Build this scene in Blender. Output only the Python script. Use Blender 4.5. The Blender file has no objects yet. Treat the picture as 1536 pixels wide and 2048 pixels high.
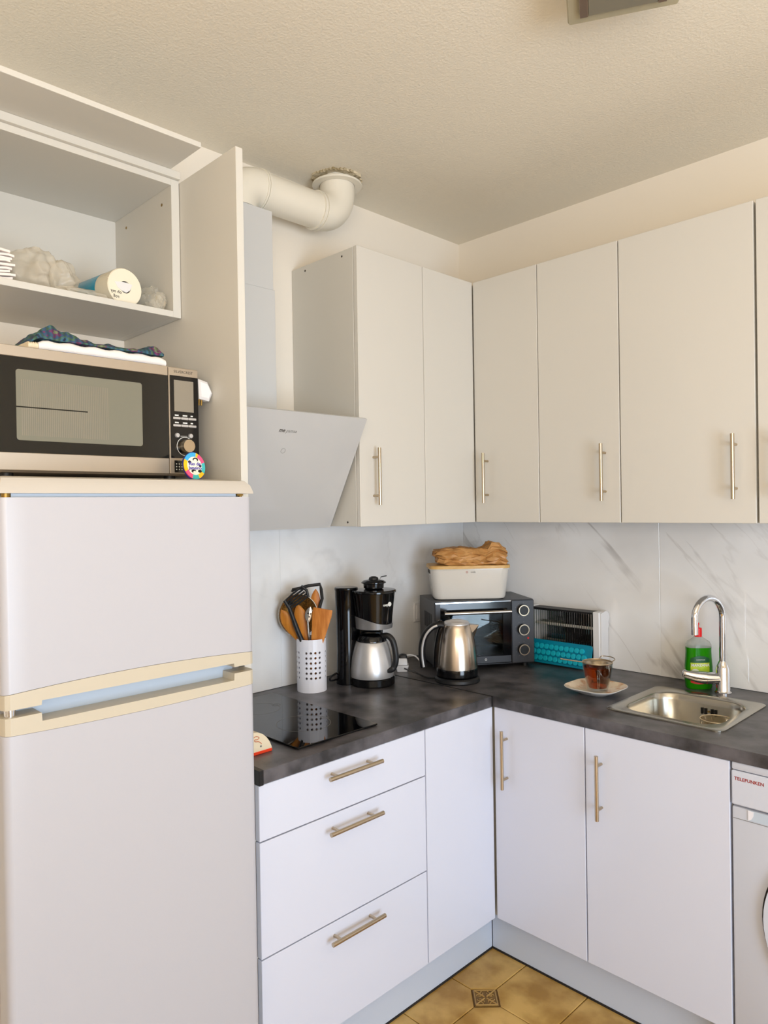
import bpy, bmesh, math, random
from math import sin, cos, pi, radians
from mathutils import Vector, Matrix, noise

# ------------------------------------------------------------------ scene, camera, light
S = bpy.context.scene
COL = S.collection
S.view_settings.view_transform = 'Standard'
S.view_settings.look = 'None'
S.view_settings.gamma = 1.0
S.view_settings.use_curve_mapping = False
S.view_settings.exposure = 0.0

CAM = dict(x=2.0751, y=-2.5472, z=1.5311, yaw=0.7925, pit=0.0073, rol=-0.0159, f=1437.79)
cd = bpy.data.cameras.new('camera'); cam = bpy.data.objects.new('camera', cd); COL.objects.link(cam)
cd.sensor_fit = 'VERTICAL'; cd.sensor_height = 24.0; cd.lens = CAM['f'] * 24.0 / 2048.0
cd.clip_start = 0.02
_fw = Vector((-sin(CAM['yaw']) * cos(CAM['pit']), cos(CAM['yaw']) * cos(CAM['pit']), -sin(CAM['pit'])))
_r = _fw.cross(Vector((0, 0, 1))).normalized(); _u = _r.cross(_fw)
_r2 = _r * cos(CAM['rol']) + _u * sin(CAM['rol']); _u2 = _u * cos(CAM['rol']) - _r * sin(CAM['rol'])
m = Matrix((_r2, _u2, -_fw)).transposed().to_4x4(); m.translation = (CAM['x'], CAM['y'], CAM['z'])
cam.matrix_world = m
S.camera = cam
YAW = CAM['yaw']

world = bpy.data.worlds.new('world'); S.world = world; world.use_nodes = True
world.node_tree.nodes['Background'].inputs['Color'].default_value = (0.75, 0.85, 1.0, 1)
world.node_tree.nodes['Background'].inputs['Strength'].default_value = 1.0

def area(name, loc, target, sx, sy, power, color, spread=180):
    l = bpy.data.lights.new(name, 'AREA'); l.shape = 'RECTANGLE'; l.size = sx; l.size_y = sy
    l.energy = power; l.color = color; l.spread = radians(spread)
    o = bpy.data.objects.new(name, l); COL.objects.link(o); o.location = loc
    d = Vector(target) - Vector(loc)
    o.rotation_euler = d.to_track_quat('-Z', 'Y').to_euler()
    return o
# daylight through the balcony door, then two added warm fill lights
area('daylight_balcony_door', (4.12, -2.15, 1.0), (0.4, -1.3, 0.95), 1.35, 1.5, 72, (0.68, 0.82, 1.0), 170)
area('warm_fill_back', (3.2, -4.55, 1.5), (1.6, -0.6, 1.6), 1.8, 2.0, 7, (1.0, 0.92, 0.82), 180)  # unseen warm fill added behind the camera, the back wall has no window
area('ceiling_fill', (2.9, -3.1, 1.75), (2.6, -2.6, 2.7), 1.6, 1.2, 51, (1.0, 0.885, 0.74), 180)  # added warm fill aimed at the ceiling, no such lamp stands here

# ------------------------------------------------------------------ materials
def lin(c):
    return tuple(((v / 255) / 12.92 if v / 255 <= 0.04045 else ((v / 255 + 0.055) / 1.055) ** 2.4) for v in c)
def rgba(c): return lin(c) + (1.0,)

def mat(name, col, rough=0.5, metal=0.0, noise_col=None, noise_scale=8.0, bump=0.0, bump_scale=60.0, coat=0.0,
        trans=0.0, ior=1.45, alpha=1.0, detail=4.0, emit=None, stretch=None, contrast=(0.35, 0.65), aniso=0.0):
    mt = bpy.data.materials.new(name); mt.use_nodes = True
    nt = mt.node_tree; p = nt.nodes['Principled BSDF']
    p.inputs['Base Color'].default_value = rgba(col); p.inputs['Roughness'].default_value = rough
    p.inputs['Metallic'].default_value = metal; p.inputs['Coat Weight'].default_value = coat
    p.inputs['Coat Roughness'].default_value = 0.06
    p.inputs['Transmission Weight'].default_value = trans; p.inputs['IOR'].default_value = ior
    p.inputs['Alpha'].default_value = alpha
    if emit: p.inputs['Emission Color'].default_value = rgba(emit); p.inputs['Emission Strength'].default_value = 1
    if noise_col is not None or bump:
        g = nt.nodes.new('ShaderNodeNewGeometry'); mp = nt.nodes.new('ShaderNodeMapping')
        nt.links.new(g.outputs['Position'], mp.inputs['Vector'])
        if stretch: mp.inputs['Scale'].default_value = stretch
    if noise_col is not None:
        n = nt.nodes.new('ShaderNodeTexNoise'); n.inputs['Scale'].default_value = noise_scale; n.inputs['Detail'].default_value = detail
        r = nt.nodes.new('ShaderNodeValToRGB')
        r.color_ramp.elements[0].position = contrast[0]; r.color_ramp.elements[1].position = contrast[1]
        r.color_ramp.elements[0].color = rgba(col); r.color_ramp.elements[1].color = rgba(noise_col)
        nt.links.new(mp.outputs[0], n.inputs['Vector']); nt.links.new(n.outputs['Fac'], r.inputs[0])
        nt.links.new(r.outputs[0], p.inputs['Base Color'])
    if bump:
        n = nt.nodes.new('ShaderNodeTexNoise'); n.inputs['Scale'].default_value = bump_scale; n.inputs['Detail'].default_value = 3
        b = nt.nodes.new('ShaderNodeBump'); b.inputs['Strength'].default_value = bump; b.inputs['Distance'].default_value = 0.004
        nt.links.new(mp.outputs[0], n.inputs['Vector']); nt.links.new(n.outputs['Fac'], b.inputs['Height'])
        nt.links.new(b.outputs[0], p.inputs['Normal'])
    return mt

def film(name, col, clear=0.5, rough=0.2):
    """thin plastic film or thin clear pane: part clear, part diffuse and glossy"""
    mt = bpy.data.materials.new(name); mt.use_nodes = True; nt = mt.node_tree
    p = nt.nodes['Principled BSDF']; out = nt.nodes['Material Output']
    p.inputs['Base Color'].default_value = rgba(col); p.inputs['Roughness'].default_value = rough
    t = nt.nodes.new('ShaderNodeBsdfTransparent'); t.inputs['Color'].default_value = (0.97, 0.97, 0.95, 1)
    mx = nt.nodes.new('ShaderNodeMixShader'); mx.inputs[0].default_value = clear
    tl_ = nt.nodes.new('ShaderNodeBsdfTranslucent'); tl_.inputs['Color'].default_value = rgba(col)
    m2 = nt.nodes.new('ShaderNodeMixShader'); m2.inputs[0].default_value = 0.4
    nt.links.new(p.outputs[0], m2.inputs[1]); nt.links.new(tl_.outputs[0], m2.inputs[2])
    nt.links.new(m2.outputs[0], mx.inputs[1]); nt.links.new(t.outputs[0], mx.inputs[2]); nt.links.new(mx.outputs[0], out.inputs['Surface'])
    return mt

def pane(name, tint, refl=0.12):
    """thin clear glass"""
    mt = bpy.data.materials.new(name); mt.use_nodes = True; nt = mt.node_tree
    nt.nodes.remove(nt.nodes['Principled BSDF']); out = nt.nodes['Material Output']
    t = nt.nodes.new('ShaderNodeBsdfTransparent'); t.inputs['Color'].default_value = tint + (1,)
    g = nt.nodes.new('ShaderNodeBsdfGlossy'); g.inputs['Roughness'].default_value = 0.02
    f = nt.nodes.new('ShaderNodeLayerWeight'); f.inputs['Blend'].default_value = refl
    mx = nt.nodes.new('ShaderNodeMixShader')
    nt.links.new(f.outputs['Facing'], mx.inputs[0]); nt.links.new(t.outputs[0], mx.inputs[1]); nt.links.new(g.outputs[0], mx.inputs[2])
    nt.links.new(mx.outputs[0], out.inputs['Surface'])
    return mt

def marble(name, vs=1.0):
    """pale glazed marble: faint clouds and a few long thin grey veins"""
    mt = mat(name, (205, 203, 200), 0.05); nt = mt.node_tree; p = nt.nodes['Principled BSDF']; L = nt.links.new; N = nt.nodes.new
    g = N('ShaderNodeNewGeometry')
    mp = N('ShaderNodeMapping'); mp.inputs['Rotation'].default_value = (0.0, radians(-50), radians(20))
    L(g.outputs['Position'], mp.inputs[0])
    def vein(scale, dist, seed, w0, w1):
        m2 = N('ShaderNodeMapping'); m2.inputs['Location'].default_value = (seed, seed * 2, seed * 3); m2.inputs['Scale'].default_value = (0.28, 1.0, 2.4)
        n = N('ShaderNodeTexNoise'); n.inputs['Scale'].default_value = scale; n.inputs['Detail'].default_value = 6; n.inputs['Roughness'].default_value = 0.5; n.inputs['Distortion'].default_value = dist
        s = N('ShaderNodeMath'); s.operation = 'SUBTRACT'; s.inputs[1].default_value = 0.5
        a = N('ShaderNodeMath'); a.operation = 'ABSOLUTE'
        r = N('ShaderNodeMapRange'); r.inputs['From Min'].default_value = w0; r.inputs['From Max'].default_value = w1; r.inputs['To Min'].default_value = 1; r.inputs['To Max'].default_value = 0
        L(mp.outputs[0], m2.inputs[0]); L(m2.outputs[0], n.inputs['Vector']); L(n.outputs['Fac'], s.inputs[0]); L(s.outputs[0], a.inputs[0]); L(a.outputs[0], r.inputs['Value'])
        return r.outputs[0]
    v1 = vein(1.3, 0.35, 1.3, 0.002, 0.022); v2 = vein(2.3, 0.5, 4.1, 0.0, 0.012)
    n2 = N('ShaderNodeTexNoise'); n2.inputs['Scale'].default_value = 1.8; n2.inputs['Detail'].default_value = 4; L(mp.outputs[0], n2.inputs['Vector'])
    k = N('ShaderNodeMapRange'); k.inputs['From Min'].default_value = 0.45; k.inputs['From Max'].default_value = 0.62; L(n2.outputs['Fac'], k.inputs['Value'])
    def mixc(fac, a, b_):
        m_ = N('ShaderNodeMix'); m_.data_type = 'RGBA'
        if isinstance(a, tuple): m_.inputs[6].default_value = rgba(a)
        else: L(a, m_.inputs[6])
        m_.inputs[7].default_value = rgba(b_); L(fac, m_.inputs[0]); return m_.outputs[2]
    def mul(a, b_):
        q = N('ShaderNodeMath'); q.operation = 'MULTIPLY'; L(a, q.inputs[0])
        if isinstance(b_, float): q.inputs[1].default_value = b_
        else: L(b_, q.inputs[1])
        return q.outputs[0]
    c = mixc(k.outputs[0], (243, 242, 241), (228, 226, 224))
    c = mixc(mul(mul(v1, k.outputs[0]), 0.95 * vs), c, (158, 152, 148)); c = mixc(mul(mul(v2, k.outputs[0]), 0.5 * vs), c, (186, 180, 176))
    L(c, p.inputs['Base Color'])
    return mt

def wood(name, c1, c2, scale=60):
    return mat(name, c1, 0.45, noise_col=c2, noise_scale=scale, stretch=(1, 1, 0.12))

def plaid(name):
    mt = mat(name, (40, 90, 110), 0.9); nt = mt.node_tree; p = nt.nodes['Principled BSDF']; L = nt.links.new
    g = nt.nodes.new('ShaderNodeNewGeometry')
    n = nt.nodes.new('ShaderNodeTexNoise'); n.inputs['Scale'].default_value = 34; n.inputs['Detail'].default_value = 3
    r = nt.nodes.new('ShaderNodeValToRGB'); r.color_ramp.interpolation = 'CONSTANT'
    cols = [(0.0, (44, 58, 78)), (0.38, (62, 104, 126)), (0.45, (78, 108, 84)), (0.50, (58, 84, 112)), (0.56, (112, 56, 96)), (0.61, (120, 132, 100))]
    r.color_ramp.elements[0].color = rgba(cols[0][1]); r.color_ramp.elements[1].position = cols[1][0]; r.color_ramp.elements[1].color = rgba(cols[1][1])
    for q, c in cols[2:]:
        e = r.color_ramp.elements.new(q); e.color = rgba(c)
    w = nt.nodes.new('ShaderNodeTexWave'); w.bands_direction = 'Y'; w.inputs['Scale'].default_value = 26; w.inputs['Distortion'].default_value = 3
    mx = nt.nodes.new('ShaderNodeMix'); mx.data_type = 'RGBA'; mx.blend_type = 'MULTIPLY'; mx.inputs[0].default_value = 0.45
    L(g.outputs['Position'], n.inputs['Vector']); L(n.outputs['Fac'], r.inputs[0]); L(g.outputs['Position'], w.inputs['Vector'])
    L(r.outputs[0], mx.inputs[6]); L(w.outputs['Color'], mx.inputs[7]); L(mx.outputs[2], p.inputs['Base Color'])
    return mt

M = dict(
    wall=mat('wall_paint', (242, 233, 219), 0.85, bump=0.12, bump_scale=45),
    ceil=mat('ceiling_stucco', (234, 226, 210), 0.9, bump=0.42, bump_scale=140),
    marble=marble('marble_tile'), marblel=marble('marble_tile_plain', 0.22), joint=mat('joint_white', (226, 226, 224), 0.6),
    cab=mat('white_gloss_front', (214, 218, 233), 0.22, coat=0.25),  # cool daylight cast mixed into the white of the base fronts
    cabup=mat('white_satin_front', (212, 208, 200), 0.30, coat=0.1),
    carc=mat('white_melamine', (210, 206, 197), 0.5), edge=mat('white_edge', (236, 232, 226), 0.45),
    plinth=mat('plinth_aluminium', (200, 208, 222), 0.42), seal=mat('dark_seal', (36, 32, 30), 0.7),  # plinth tone cooled like the base fronts, light cast in the colour
    nickel=mat('brushed_nickel', (190, 174, 150), 0.30, 1.0), reflchrome=mat('chrome_brown_reflection', (128, 112, 102), 0.1, 1.0), chrome=mat('chrome', (225, 225, 228), 0.05, 1.0),  # lamp strip chrome has the brownish room reflection put into its colour
    steel=mat('brushed_steel', (196, 190, 182), 0.27, 1.0, bump=0.03, bump_scale=90, stretch=(1, 1, 12)),
    kettle=mat('kettle_steel', (205, 192, 178), 0.24, 1.0), satin=mat('satin_silver', (206, 205, 206), 0.36, 0.65),
    sink=mat('sink_steel', (186, 182, 172), 0.26, 1.0), mwsteel=mat('microwave_steel', (186, 173, 156), 0.42, 0.75),
    counter=mat('dark_slate_laminate', (48, 47, 49), 0.33, noise_col=(98, 95, 99), noise_scale=13, detail=12, contrast=(0.36, 0.68), bump=0.06, bump_scale=160),
    black=mat('black_gloss_plastic', (10, 10, 12), 0.10), blackm=mat('black_matt_plastic', (22, 22, 24), 0.45),
    dark=mat('dark_void', (14, 14, 14), 0.8), hobglass=mat('black_hob_glass', (6, 6, 8), 0.03),
    print_grey=mat('grey_print', (120, 118, 114), 0.6), print_dark=mat('dark_print', (70, 64, 58), 0.6),
    print_white=mat('white_print', (225, 225, 220), 0.6), print_red=mat('red_print', (150, 40, 40), 0.6),
    hood=mat('white_hood_glass', (196, 195, 194), 0.05), hoodm=mat('white_hood_metal', (204, 204, 203), 0.4),
    duct=mat('white_pvc', (232, 226, 212), 0.28), plaster=mat('broken_plaster', (150, 134, 100), 0.95, noise_col=(222, 210, 184), noise_scale=50),
    fridge=mat('fridge_enamel', (189, 188, 194), 0.32, bump=0.02, bump_scale=220), cream=mat('yellowed_plastic', (200, 190, 170), 0.38),
    lidcream=mat('cream_lid', (196, 188, 177), 0.38), gasket=mat('grey_gasket', (188, 200, 214), 0.6), brass=mat('old_brass', (150, 120, 60), 0.4, 0.8),
    wm=mat('washer_enamel', (204, 208, 220), 0.35), anthr=mat('anthracite_metal', (58, 60, 66), 0.38),
    ovenglass=pane('oven_door_glass', (0.35, 0.42, 0.44), 0.38), mwglass=mat('microwave_window', (126, 124, 110), 0.12),
    mwblack=mat('microwave_black_glass', (30, 30, 28), 0.08), lcd=mat('lcd_grey', (142, 134, 120), 0.2),
    box=mat('ivory_enamel', (216, 211, 203), 0.16), bamboo=mat('bamboo', (222, 182, 116), 0.45, noise_col=(206, 160, 92), noise_scale=30, stretch=(1, 1, 8)),
    kraft=mat('kraft_paper', (188, 136, 78), 0.42, noise_col=(202, 152, 94), noise_scale=14),
    teal=mat('teal_silicone_shaded', (0, 136, 166), 0.35), teal_lit=mat('teal_silicone_lit', (22, 182, 204), 0.3), white=mat('white_plastic', (232, 230, 230), 0.35),  # one teal: sheet darkened as shade round the bumps, bumps kept lighter
    potw=mat('white_lacquer_metal', (232, 231, 238), 0.3), wood=wood('spoon_wood', (206, 132, 44), (178, 104, 26)),
    wood2=wood('spatula_wood', (214, 138, 62), (184, 108, 38), 90),
    clear=pane('clear_glass', (0.93, 0.95, 0.93), 0.16), tea=mat('black_tea', (196, 70, 8), 0.02, trans=0.92, ior=1.2),
    amber=pane('amber_tinted_glass', (0.90, 0.83, 0.70), 0.45), rimg=mat('glass_rim', (214, 196, 164), 0.08, 0.3), leaf=mat('tea_leaves', (20, 13, 8), 0.5), plate=mat('white_ceramic', (236, 235, 236), 0.12),
    plated=mat('plate_speckle', (238, 220, 192), 0.15, noise_col=(206, 150, 100), noise_scale=38, contrast=(0.48, 0.72)),
    soap=mat('green_soap', (40, 150, 6), 0.08, trans=0.35, ior=1.3), bottle=film('clear_bottle_plastic', (210, 214, 212), 0.6, 0.08),
    red=mat('red_plastic', (226, 22, 26), 0.3), lgreen=mat('label_green', (4, 74, 30), 0.35), lyel=mat('label_lime', (150, 190, 30), 0.35, noise_col=(206, 212, 60), noise_scale=26),
    lred=mat('label_red', (206, 26, 24), 0.35), floor=mat('grout', (112, 84, 42), 0.8),
    relief=mat('relief_ridge', (178, 142, 82), 0.35), tile=mat('tan_glazed_tile', (170, 128, 58), 0.30, noise_col=(214, 174, 100), noise_scale=8, detail=6, contrast=(0.38, 0.62), bump=0.05, bump_scale=40),
    insert=mat('relief_tile', (112, 84, 40), 0.38, noise_col=(134, 102, 52), noise_scale=40),
    paper=mat('roll_paper', (240, 230, 208), 0.9, bump=0.1, bump_scale=120), wrap=mat('teal_wrapper', (0, 140, 172), 0.25), filmw=film('clear_film', (240, 238, 232), 0.68, 0.10),
    bag=film('milky_bag_film', (248, 240, 226), 0.55, 0.12), sheet=mat('white_paper_sheet', (236, 226, 220), 0.7),
    towel=mat('white_cotton', (240, 234, 230), 0.95, bump=0.2, bump_scale=300), blue=mat('blue_stripe', (150, 164, 214), 0.9), plaid=plaid('plaid_cotton'),
    cork=mat('cream_wood', (232, 214, 182), 0.5), ored=mat('orange_red', (236, 66, 32), 0.4), rust=mat('rust_print', (196, 92, 44), 0.6),
    navy=mat('navy_rubber', (34, 40, 120), 0.5), sky=mat('sky_rubber', (60, 170, 226), 0.5), yel=mat('yellow_rubber', (240, 190, 20), 0.5),
    pink=mat('pink_rubber', (244, 84, 130), 0.5), turq=mat('turquoise_rubber', (62, 182, 182), 0.5), creamr=mat('cream_rubber', (244, 238, 216), 0.5),
    violet=mat('violet_print', (84, 70, 176), 0.5), frost=film('frosted_glass', (206, 198, 172), 0.12, 0.35), greyglass=mat('smoked_lamp_glass', (120, 114, 98), 0.15),
    sieve=mat('gilt_mesh', (176, 130, 60), 0.35, 0.7, noise_col=(90, 66, 34), noise_scale=260), wframe=mat('window_white', (238, 238, 236), 0.4),
    quartz=mat('quartz_tube', (200, 196, 186), 0.3), mirror=mat('polished_reflector', (200, 200, 198), 0.10, 1.0), glassw=film('soapy_water', (150, 190, 140), 0.4, 0.05),
)

# ------------------------------------------------------------------ helpers
ROOT = {}
def thing(name, label, cat, loc=(0, 0, 0), rot=0.0, group=None):
    o = bpy.data.objects.new(name, None); COL.objects.link(o); o.empty_display_size = 0.05
    o.location = loc; o.rotation_euler = (0, 0, rot); o['label'] = label; o['category'] = cat
    if group: o['group'] = group
    ROOT[o.name] = Matrix.Translation(Vector(loc)) @ Matrix.Rotation(rot, 4, 'Z')
    return o
def mesh_of(bm, mt, smooth=True, angle=32):
    bmesh.ops.recalc_face_normals(bm, faces=bm.faces[:])
    me = bpy.data.meshes.new('mesh'); bm.to_mesh(me); bm.free()
    me.materials.append(mt)
    if smooth:
        me.polygons.foreach_set('use_smooth', [True] * len(me.polygons)); me.set_sharp_from_angle(angle=radians(angle))
    return me
def part(name, bm, mt, parent, world=False, smooth=True, angle=32, label=None, kind=None):
    r = parent
    while r.parent: r = r.parent
    if world: bmesh.ops.transform(bm, matrix=ROOT[r.name].inverted(), verts=bm.verts[:])
    o = bpy.data.objects.new(name, mesh_of(bm, mt, smooth, angle)); COL.objects.link(o); o.parent = parent
    o.data.name = name
    if label: o['label'] = label
    if kind: o['kind'] = kind
    return o
def solo(name, bm, mt, label=None, cat=None, loc=(0, 0, 0), rot=0.0, world=False, group=None, kind=None, smooth=True, angle=32):
    ROOT_M = Matrix.Translation(Vector(loc)) @ Matrix.Rotation(rot, 4, 'Z')
    if world: bmesh.ops.transform(bm, matrix=ROOT_M.inverted(), verts=bm.verts[:])
    o = bpy.data.objects.new(name, mesh_of(bm, mt, smooth, angle)); COL.objects.link(o); o.data.name = name
    o.location = loc; o.rotation_euler = (0, 0, rot); ROOT[o.name] = ROOT_M
    if label: o['label'] = label
    if cat: o['category'] = cat
    if group: o['group'] = group
    if kind: o['kind'] = kind
    return o

def B(): return bmesh.new()
def box(bm, x0, y0, z0, x1, y1, z1, bev=0.0, seg=1):
    vs = [bm.verts.new((x, y, z)) for x in (x0, x1) for y in (y0, y1) for z in (z0, z1)]
    F = [bm.faces.new([vs[i] for i in f]) for f in ((0, 1, 3, 2), (4, 6, 7, 5), (0, 4, 5, 1), (2, 3, 7, 6), (0, 2, 6, 4), (1, 5, 7, 3))]
    if bev:
        es = list({e for f in F for e in f.edges})
        bmesh.ops.bevel(bm, geom=es, offset=bev, segments=seg, affect='EDGES', profile=0.5)
    return bm
def bx(*a, **k): return box(B(), *a, **k)
def loft(bm, rings, cap0=True, cap1=True, closed=False):
    R = [[bm.verts.new(p) for p in r] for r in rings]; n = len(R[0])
    for a, b in zip(R, R[1:] + ([R[0]] if closed else [])):
        for i in range(n):
            j = (i + 1) % n
            bm.faces.new((a[i], a[j], b[j], b[i]))
    if not closed:
        if cap0: bm.faces.new(R[0][::-1])
        if cap1: bm.faces.new(R[-1])
    return bm
def lathe(bm, prof, seg=32, c=(0, 0, 0), cap0=True, cap1=True):
    return loft(bm, [[(c[0] + r * cos(2 * pi * i / seg), c[1] + r * sin(2 * pi * i / seg), c[2] + z) for i in range(seg)] for r, z in prof], cap0, cap1)
def cyl(bm, p0, p1, r0, r1=None, seg=16):
    p0, p1 = Vector(p0), Vector(p1); r1 = r0 if r1 is None else r1
    q = (p1 - p0).to_track_quat('Z', 'Y')
    ring = lambda p, r: [p + q @ Vector((r * cos(2 * pi * i / seg), r * sin(2 * pi * i / seg), 0)) for i in range(seg)]
    return loft(bm, [ring(p0, r0), ring(p1, r1)])
def tube(bm, pts, r, seg=8, closed=False, flat=1.0, up=None):
    P = [Vector(p) for p in pts]; n = len(P); rings = []
    rad = r if isinstance(r, (list, tuple)) else [r] * n
    T = []
    for i in range(n):
        a = P[i - 1] if (i or closed) else P[i]; b = P[(i + 1) % n] if (i < n - 1 or closed) else P[i]
        T.append((b - a).normalized())
    nrm = Vector(up) if up else (Vector((0, 0, 1)) if abs(T[0].z) < 0.9 else Vector((1, 0, 0)))
    for i in range(n):
        nrm = (nrm - T[i] * nrm.dot(T[i])); nrm.normalize(); bn = T[i].cross(nrm)
        rings.append([P[i] + nrm * (rad[i] * cos(2 * pi * k / seg)) + bn * (rad[i] * flat * sin(2 * pi * k / seg)) for k in range(seg)])
    return loft(bm, rings, closed=closed)
def curve(pts, n=8):
    """Catmull-Rom through the points"""
    P = [Vector(p) for p in pts]; P = [P[0] * 2 - P[1]] + P + [P[-1] * 2 - P[-2]]; out = []
    for i in range(1, len(P) - 2):
        for k in range(n):
            t = k / n; a, b, c, d = P[i - 1:i + 3]
            out.append(0.5 * ((2 * b) + (c - a) * t + (2 * a - 5 * b + 4 * c - d) * t * t + (3 * b - a - 3 * c + d) * t ** 3))
    return out + [P[-2]]
def rrect(w, d, r, n=6, cx=0, cy=0):
    o = []
    for k, (sx, sy) in enumerate(((1, 1), (-1, 1), (-1, -1), (1, -1))):
        for i in range(n + 1):
            a = pi / 2 * (k + i / n); o.append((cx + sx * (w / 2 - r) + r * cos(a), cy + sy * (d / 2 - r) + r * sin(a)))
    return o
def prism(bm, pts, h, M4=None):
    """outline pts (2D) extruded from 0 to h along local z, then placed by M4"""
    R = [[Vector((x, y, z)) for x, y in pts] for z in (0, h)]
    if M4: R = [[M4 @ v for v in r] for r in R]
    return loft(bm, R)
def xf(bm, M4): bmesh.ops.transform(bm, matrix=M4, verts=bm.verts[:]); return bm
def basis(o, x, y):
    x = Vector(x).normalized(); y = Vector(y).normalized(); z = x.cross(y)
    m_ = Matrix((x, y, z)).transposed().to_4x4(); m_.translation = o
    return m_
def text(body, size, M4, depth=0.0004, shear=0.0, bold=0.0):
    c = bpy.data.curves.new('lettering', 'FONT'); c.body = body; c.size = size; c.align_x = 'CENTER'; c.align_y = 'CENTER'
    c.extrude = depth; c.shear = shear; c.offset = bold; c.resolution_u = 2
    o = bpy.data.objects.new('lettering', c); me = bpy.data.meshes.new_from_object(o)
    bm = B(); bm.from_mesh(me); bpy.data.objects.remove(o); bpy.data.curves.remove(c); bpy.data.meshes.remove(me)
    return xf(bm, M4)
FX = lambda o: basis(o, (0, 1, 0), (0, 0, 1))       # text on a face that looks along +x
FY = lambda o: basis(o, (1, 0, 0), (0, 0, 1))       # text on a face that looks along -y
def disc(bm, o, n, r, h, seg=20, r1=None):
    o = Vector(o); n = Vector(n).normalized(); return cyl(bm, o, o + n * h, r, r1, seg)
def ringband(bm, o, x, y, r, t, h, seg=32, a0=0.0, a1=2 * pi):
    """flat annulus of width t and height h in the plane x,y at o"""
    M4 = basis(o, x, y); full = abs(a1 - a0 - 2 * pi) < 1e-6; n = seg
    rings = []
    for i in range(n + (0 if full else 1)):
        a = a0 + (a1 - a0) * i / n
        rings.append([M4 @ Vector((q * cos(a), q * sin(a), z)) for q, z in ((r, 0), (r + t, 0), (r + t, h), (r, h))])
    return loft(bm, rings, closed=full)
def noisy(bm, amp, freq, seed=0, axis=None):
    off = Vector((seed * 7.3, seed * 3.1, seed * 1.7))
    bm.normal_update()
    for v in bm.verts:
        d = noise.noise(v.co * freq + off) + 0.5 * noise.noise(v.co * freq * 2.3 + off)
        v.co += (v.normal if axis is None else Vector(axis)) * d * amp
    return bm

# ------------------------------------------------------------------ dimensions taken for this room
H = 2.712; CT = 0.900; CB = 0.866; DF = 0.630; ZD = 0.1627
UB = 1.4664; UT = 2.3876; DU = 0.3467
RX, RY = 4.2, -4.6

# ------------------------------------------------------------------ the setting
solo('wall_left', bx(-0.1, RY, -0.01, 0, 0.1, H), M['wall'], kind='structure', smooth=False)
wr = solo('wall_right', bx(0, 0, -0.01, RX, 0.1, H), M['wall'], kind='structure', smooth=False)
solo('wall_back', bx(-0.1, RY - 0.1, -0.01, RX + 0.1, RY, H), M['wall'], kind='structure', smooth=False)
b = B()
for q in ((RX, RY, -0.01, RX + 0.1, -3.1, H), (RX, -1.2, -0.01, RX + 0.1, 0.1, H), (RX, -3.1, 2.05, RX + 0.1, -1.2, H)): box(b, *q)
solo('wall_front', b, M['wall'], kind='structure', smooth=False)
b = B()
for q in ((RX, -3.1, 0, RX + 0.06, -3.03, 2.05), (RX, -1.27, 0, RX + 0.06, -1.2, 2.05), (RX, -3.03, 1.98, RX + 0.06, -1.27, 2.05), (RX, -2.185, 0, RX + 0.06, -2.115, 1.98), (RX, -3.03, 0, RX + 0.06, -1.27, 0.05)): box(b, *q)
win = solo('window_1', b, M['wframe'], kind='structure', smooth=False)
for y0, y1 in ((-3.03, -2.185), (-2.115, -1.27)): part('pane', bx(RX + 0.025, y0, 0.05, RX + 0.031, y1, 1.98), M['clear'], win, smooth=False)
solo('ceiling', bx(-0.1, RY - 0.1, H, RX + 0.1, 0.1, H + 0.1), M['ceil'], kind='structure', smooth=False)

# floor: grout bed, single tiles each with one clipped corner, small relief tiles set in the clipped corners
fl = solo('floor', bx(-0.1, RY - 0.1, -0.06, RX + 0.1, 0.1, -0.004), M['floor'], kind='structure', smooth=False)
P_, GX, GY, CL, G = 0.226, 0.696, -0.778, 0.055, 0.0016
def tile_outline(kx, ky, inset, cl):
    a, w = inset, P_ - inset; c = cl + inset * 0.4
    if (kx, ky) == (0, 0): return [(a + c, a), (w, a), (w, w), (a, w), (a, a + c)]
    if (kx, ky) == (1, 0): return [(a, a), (w - c, a), (w, a + c), (w, w), (a, w)]
    if (kx, ky) == (1, 1): return [(a, a), (w, a), (w, w - c), (w - c, w), (a, w)]
    return [(a, a), (w, a), (w, w), (a + c, w), (a, w - c)]
def tile_rings(kx, ky, ox=0, oy=0):
    return [[(x + ox, y + oy, z) for x, y in tile_outline(kx, ky, i, CL)] for z, i in ((-0.005, G), (-0.0012, G), (0.0, G + 0.0022))]
tmesh = {(kx, ky): mesh_of(loft(B(), tile_rings(kx, ky)), M['tile'], False) for kx in (0, 1) for ky in (0, 1)}
far = B()
for i in range(-4, 16):
    for j in range(-17, 4):
        kx, ky = i % 2, j % 2
        ox, oy = GX + i * P_, GY + j * P_
        near = 0.5 < ox + P_ and ox < 2.2 and oy + P_ > -2.4 and oy < -0.5
        if near:
            o = bpy.data.objects.new('tile', tmesh[(kx, ky)]); COL.objects.link(o); o.parent = fl; o.location = (ox, oy, 0)
        elif 0 < ox and ox + P_ < RX and oy > RY and oy + P_ < 0: loft(far, tile_rings(kx, ky, ox, oy))
part('tile_field', far, M['tile'], fl, smooth=False, kind='stuff')
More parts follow.
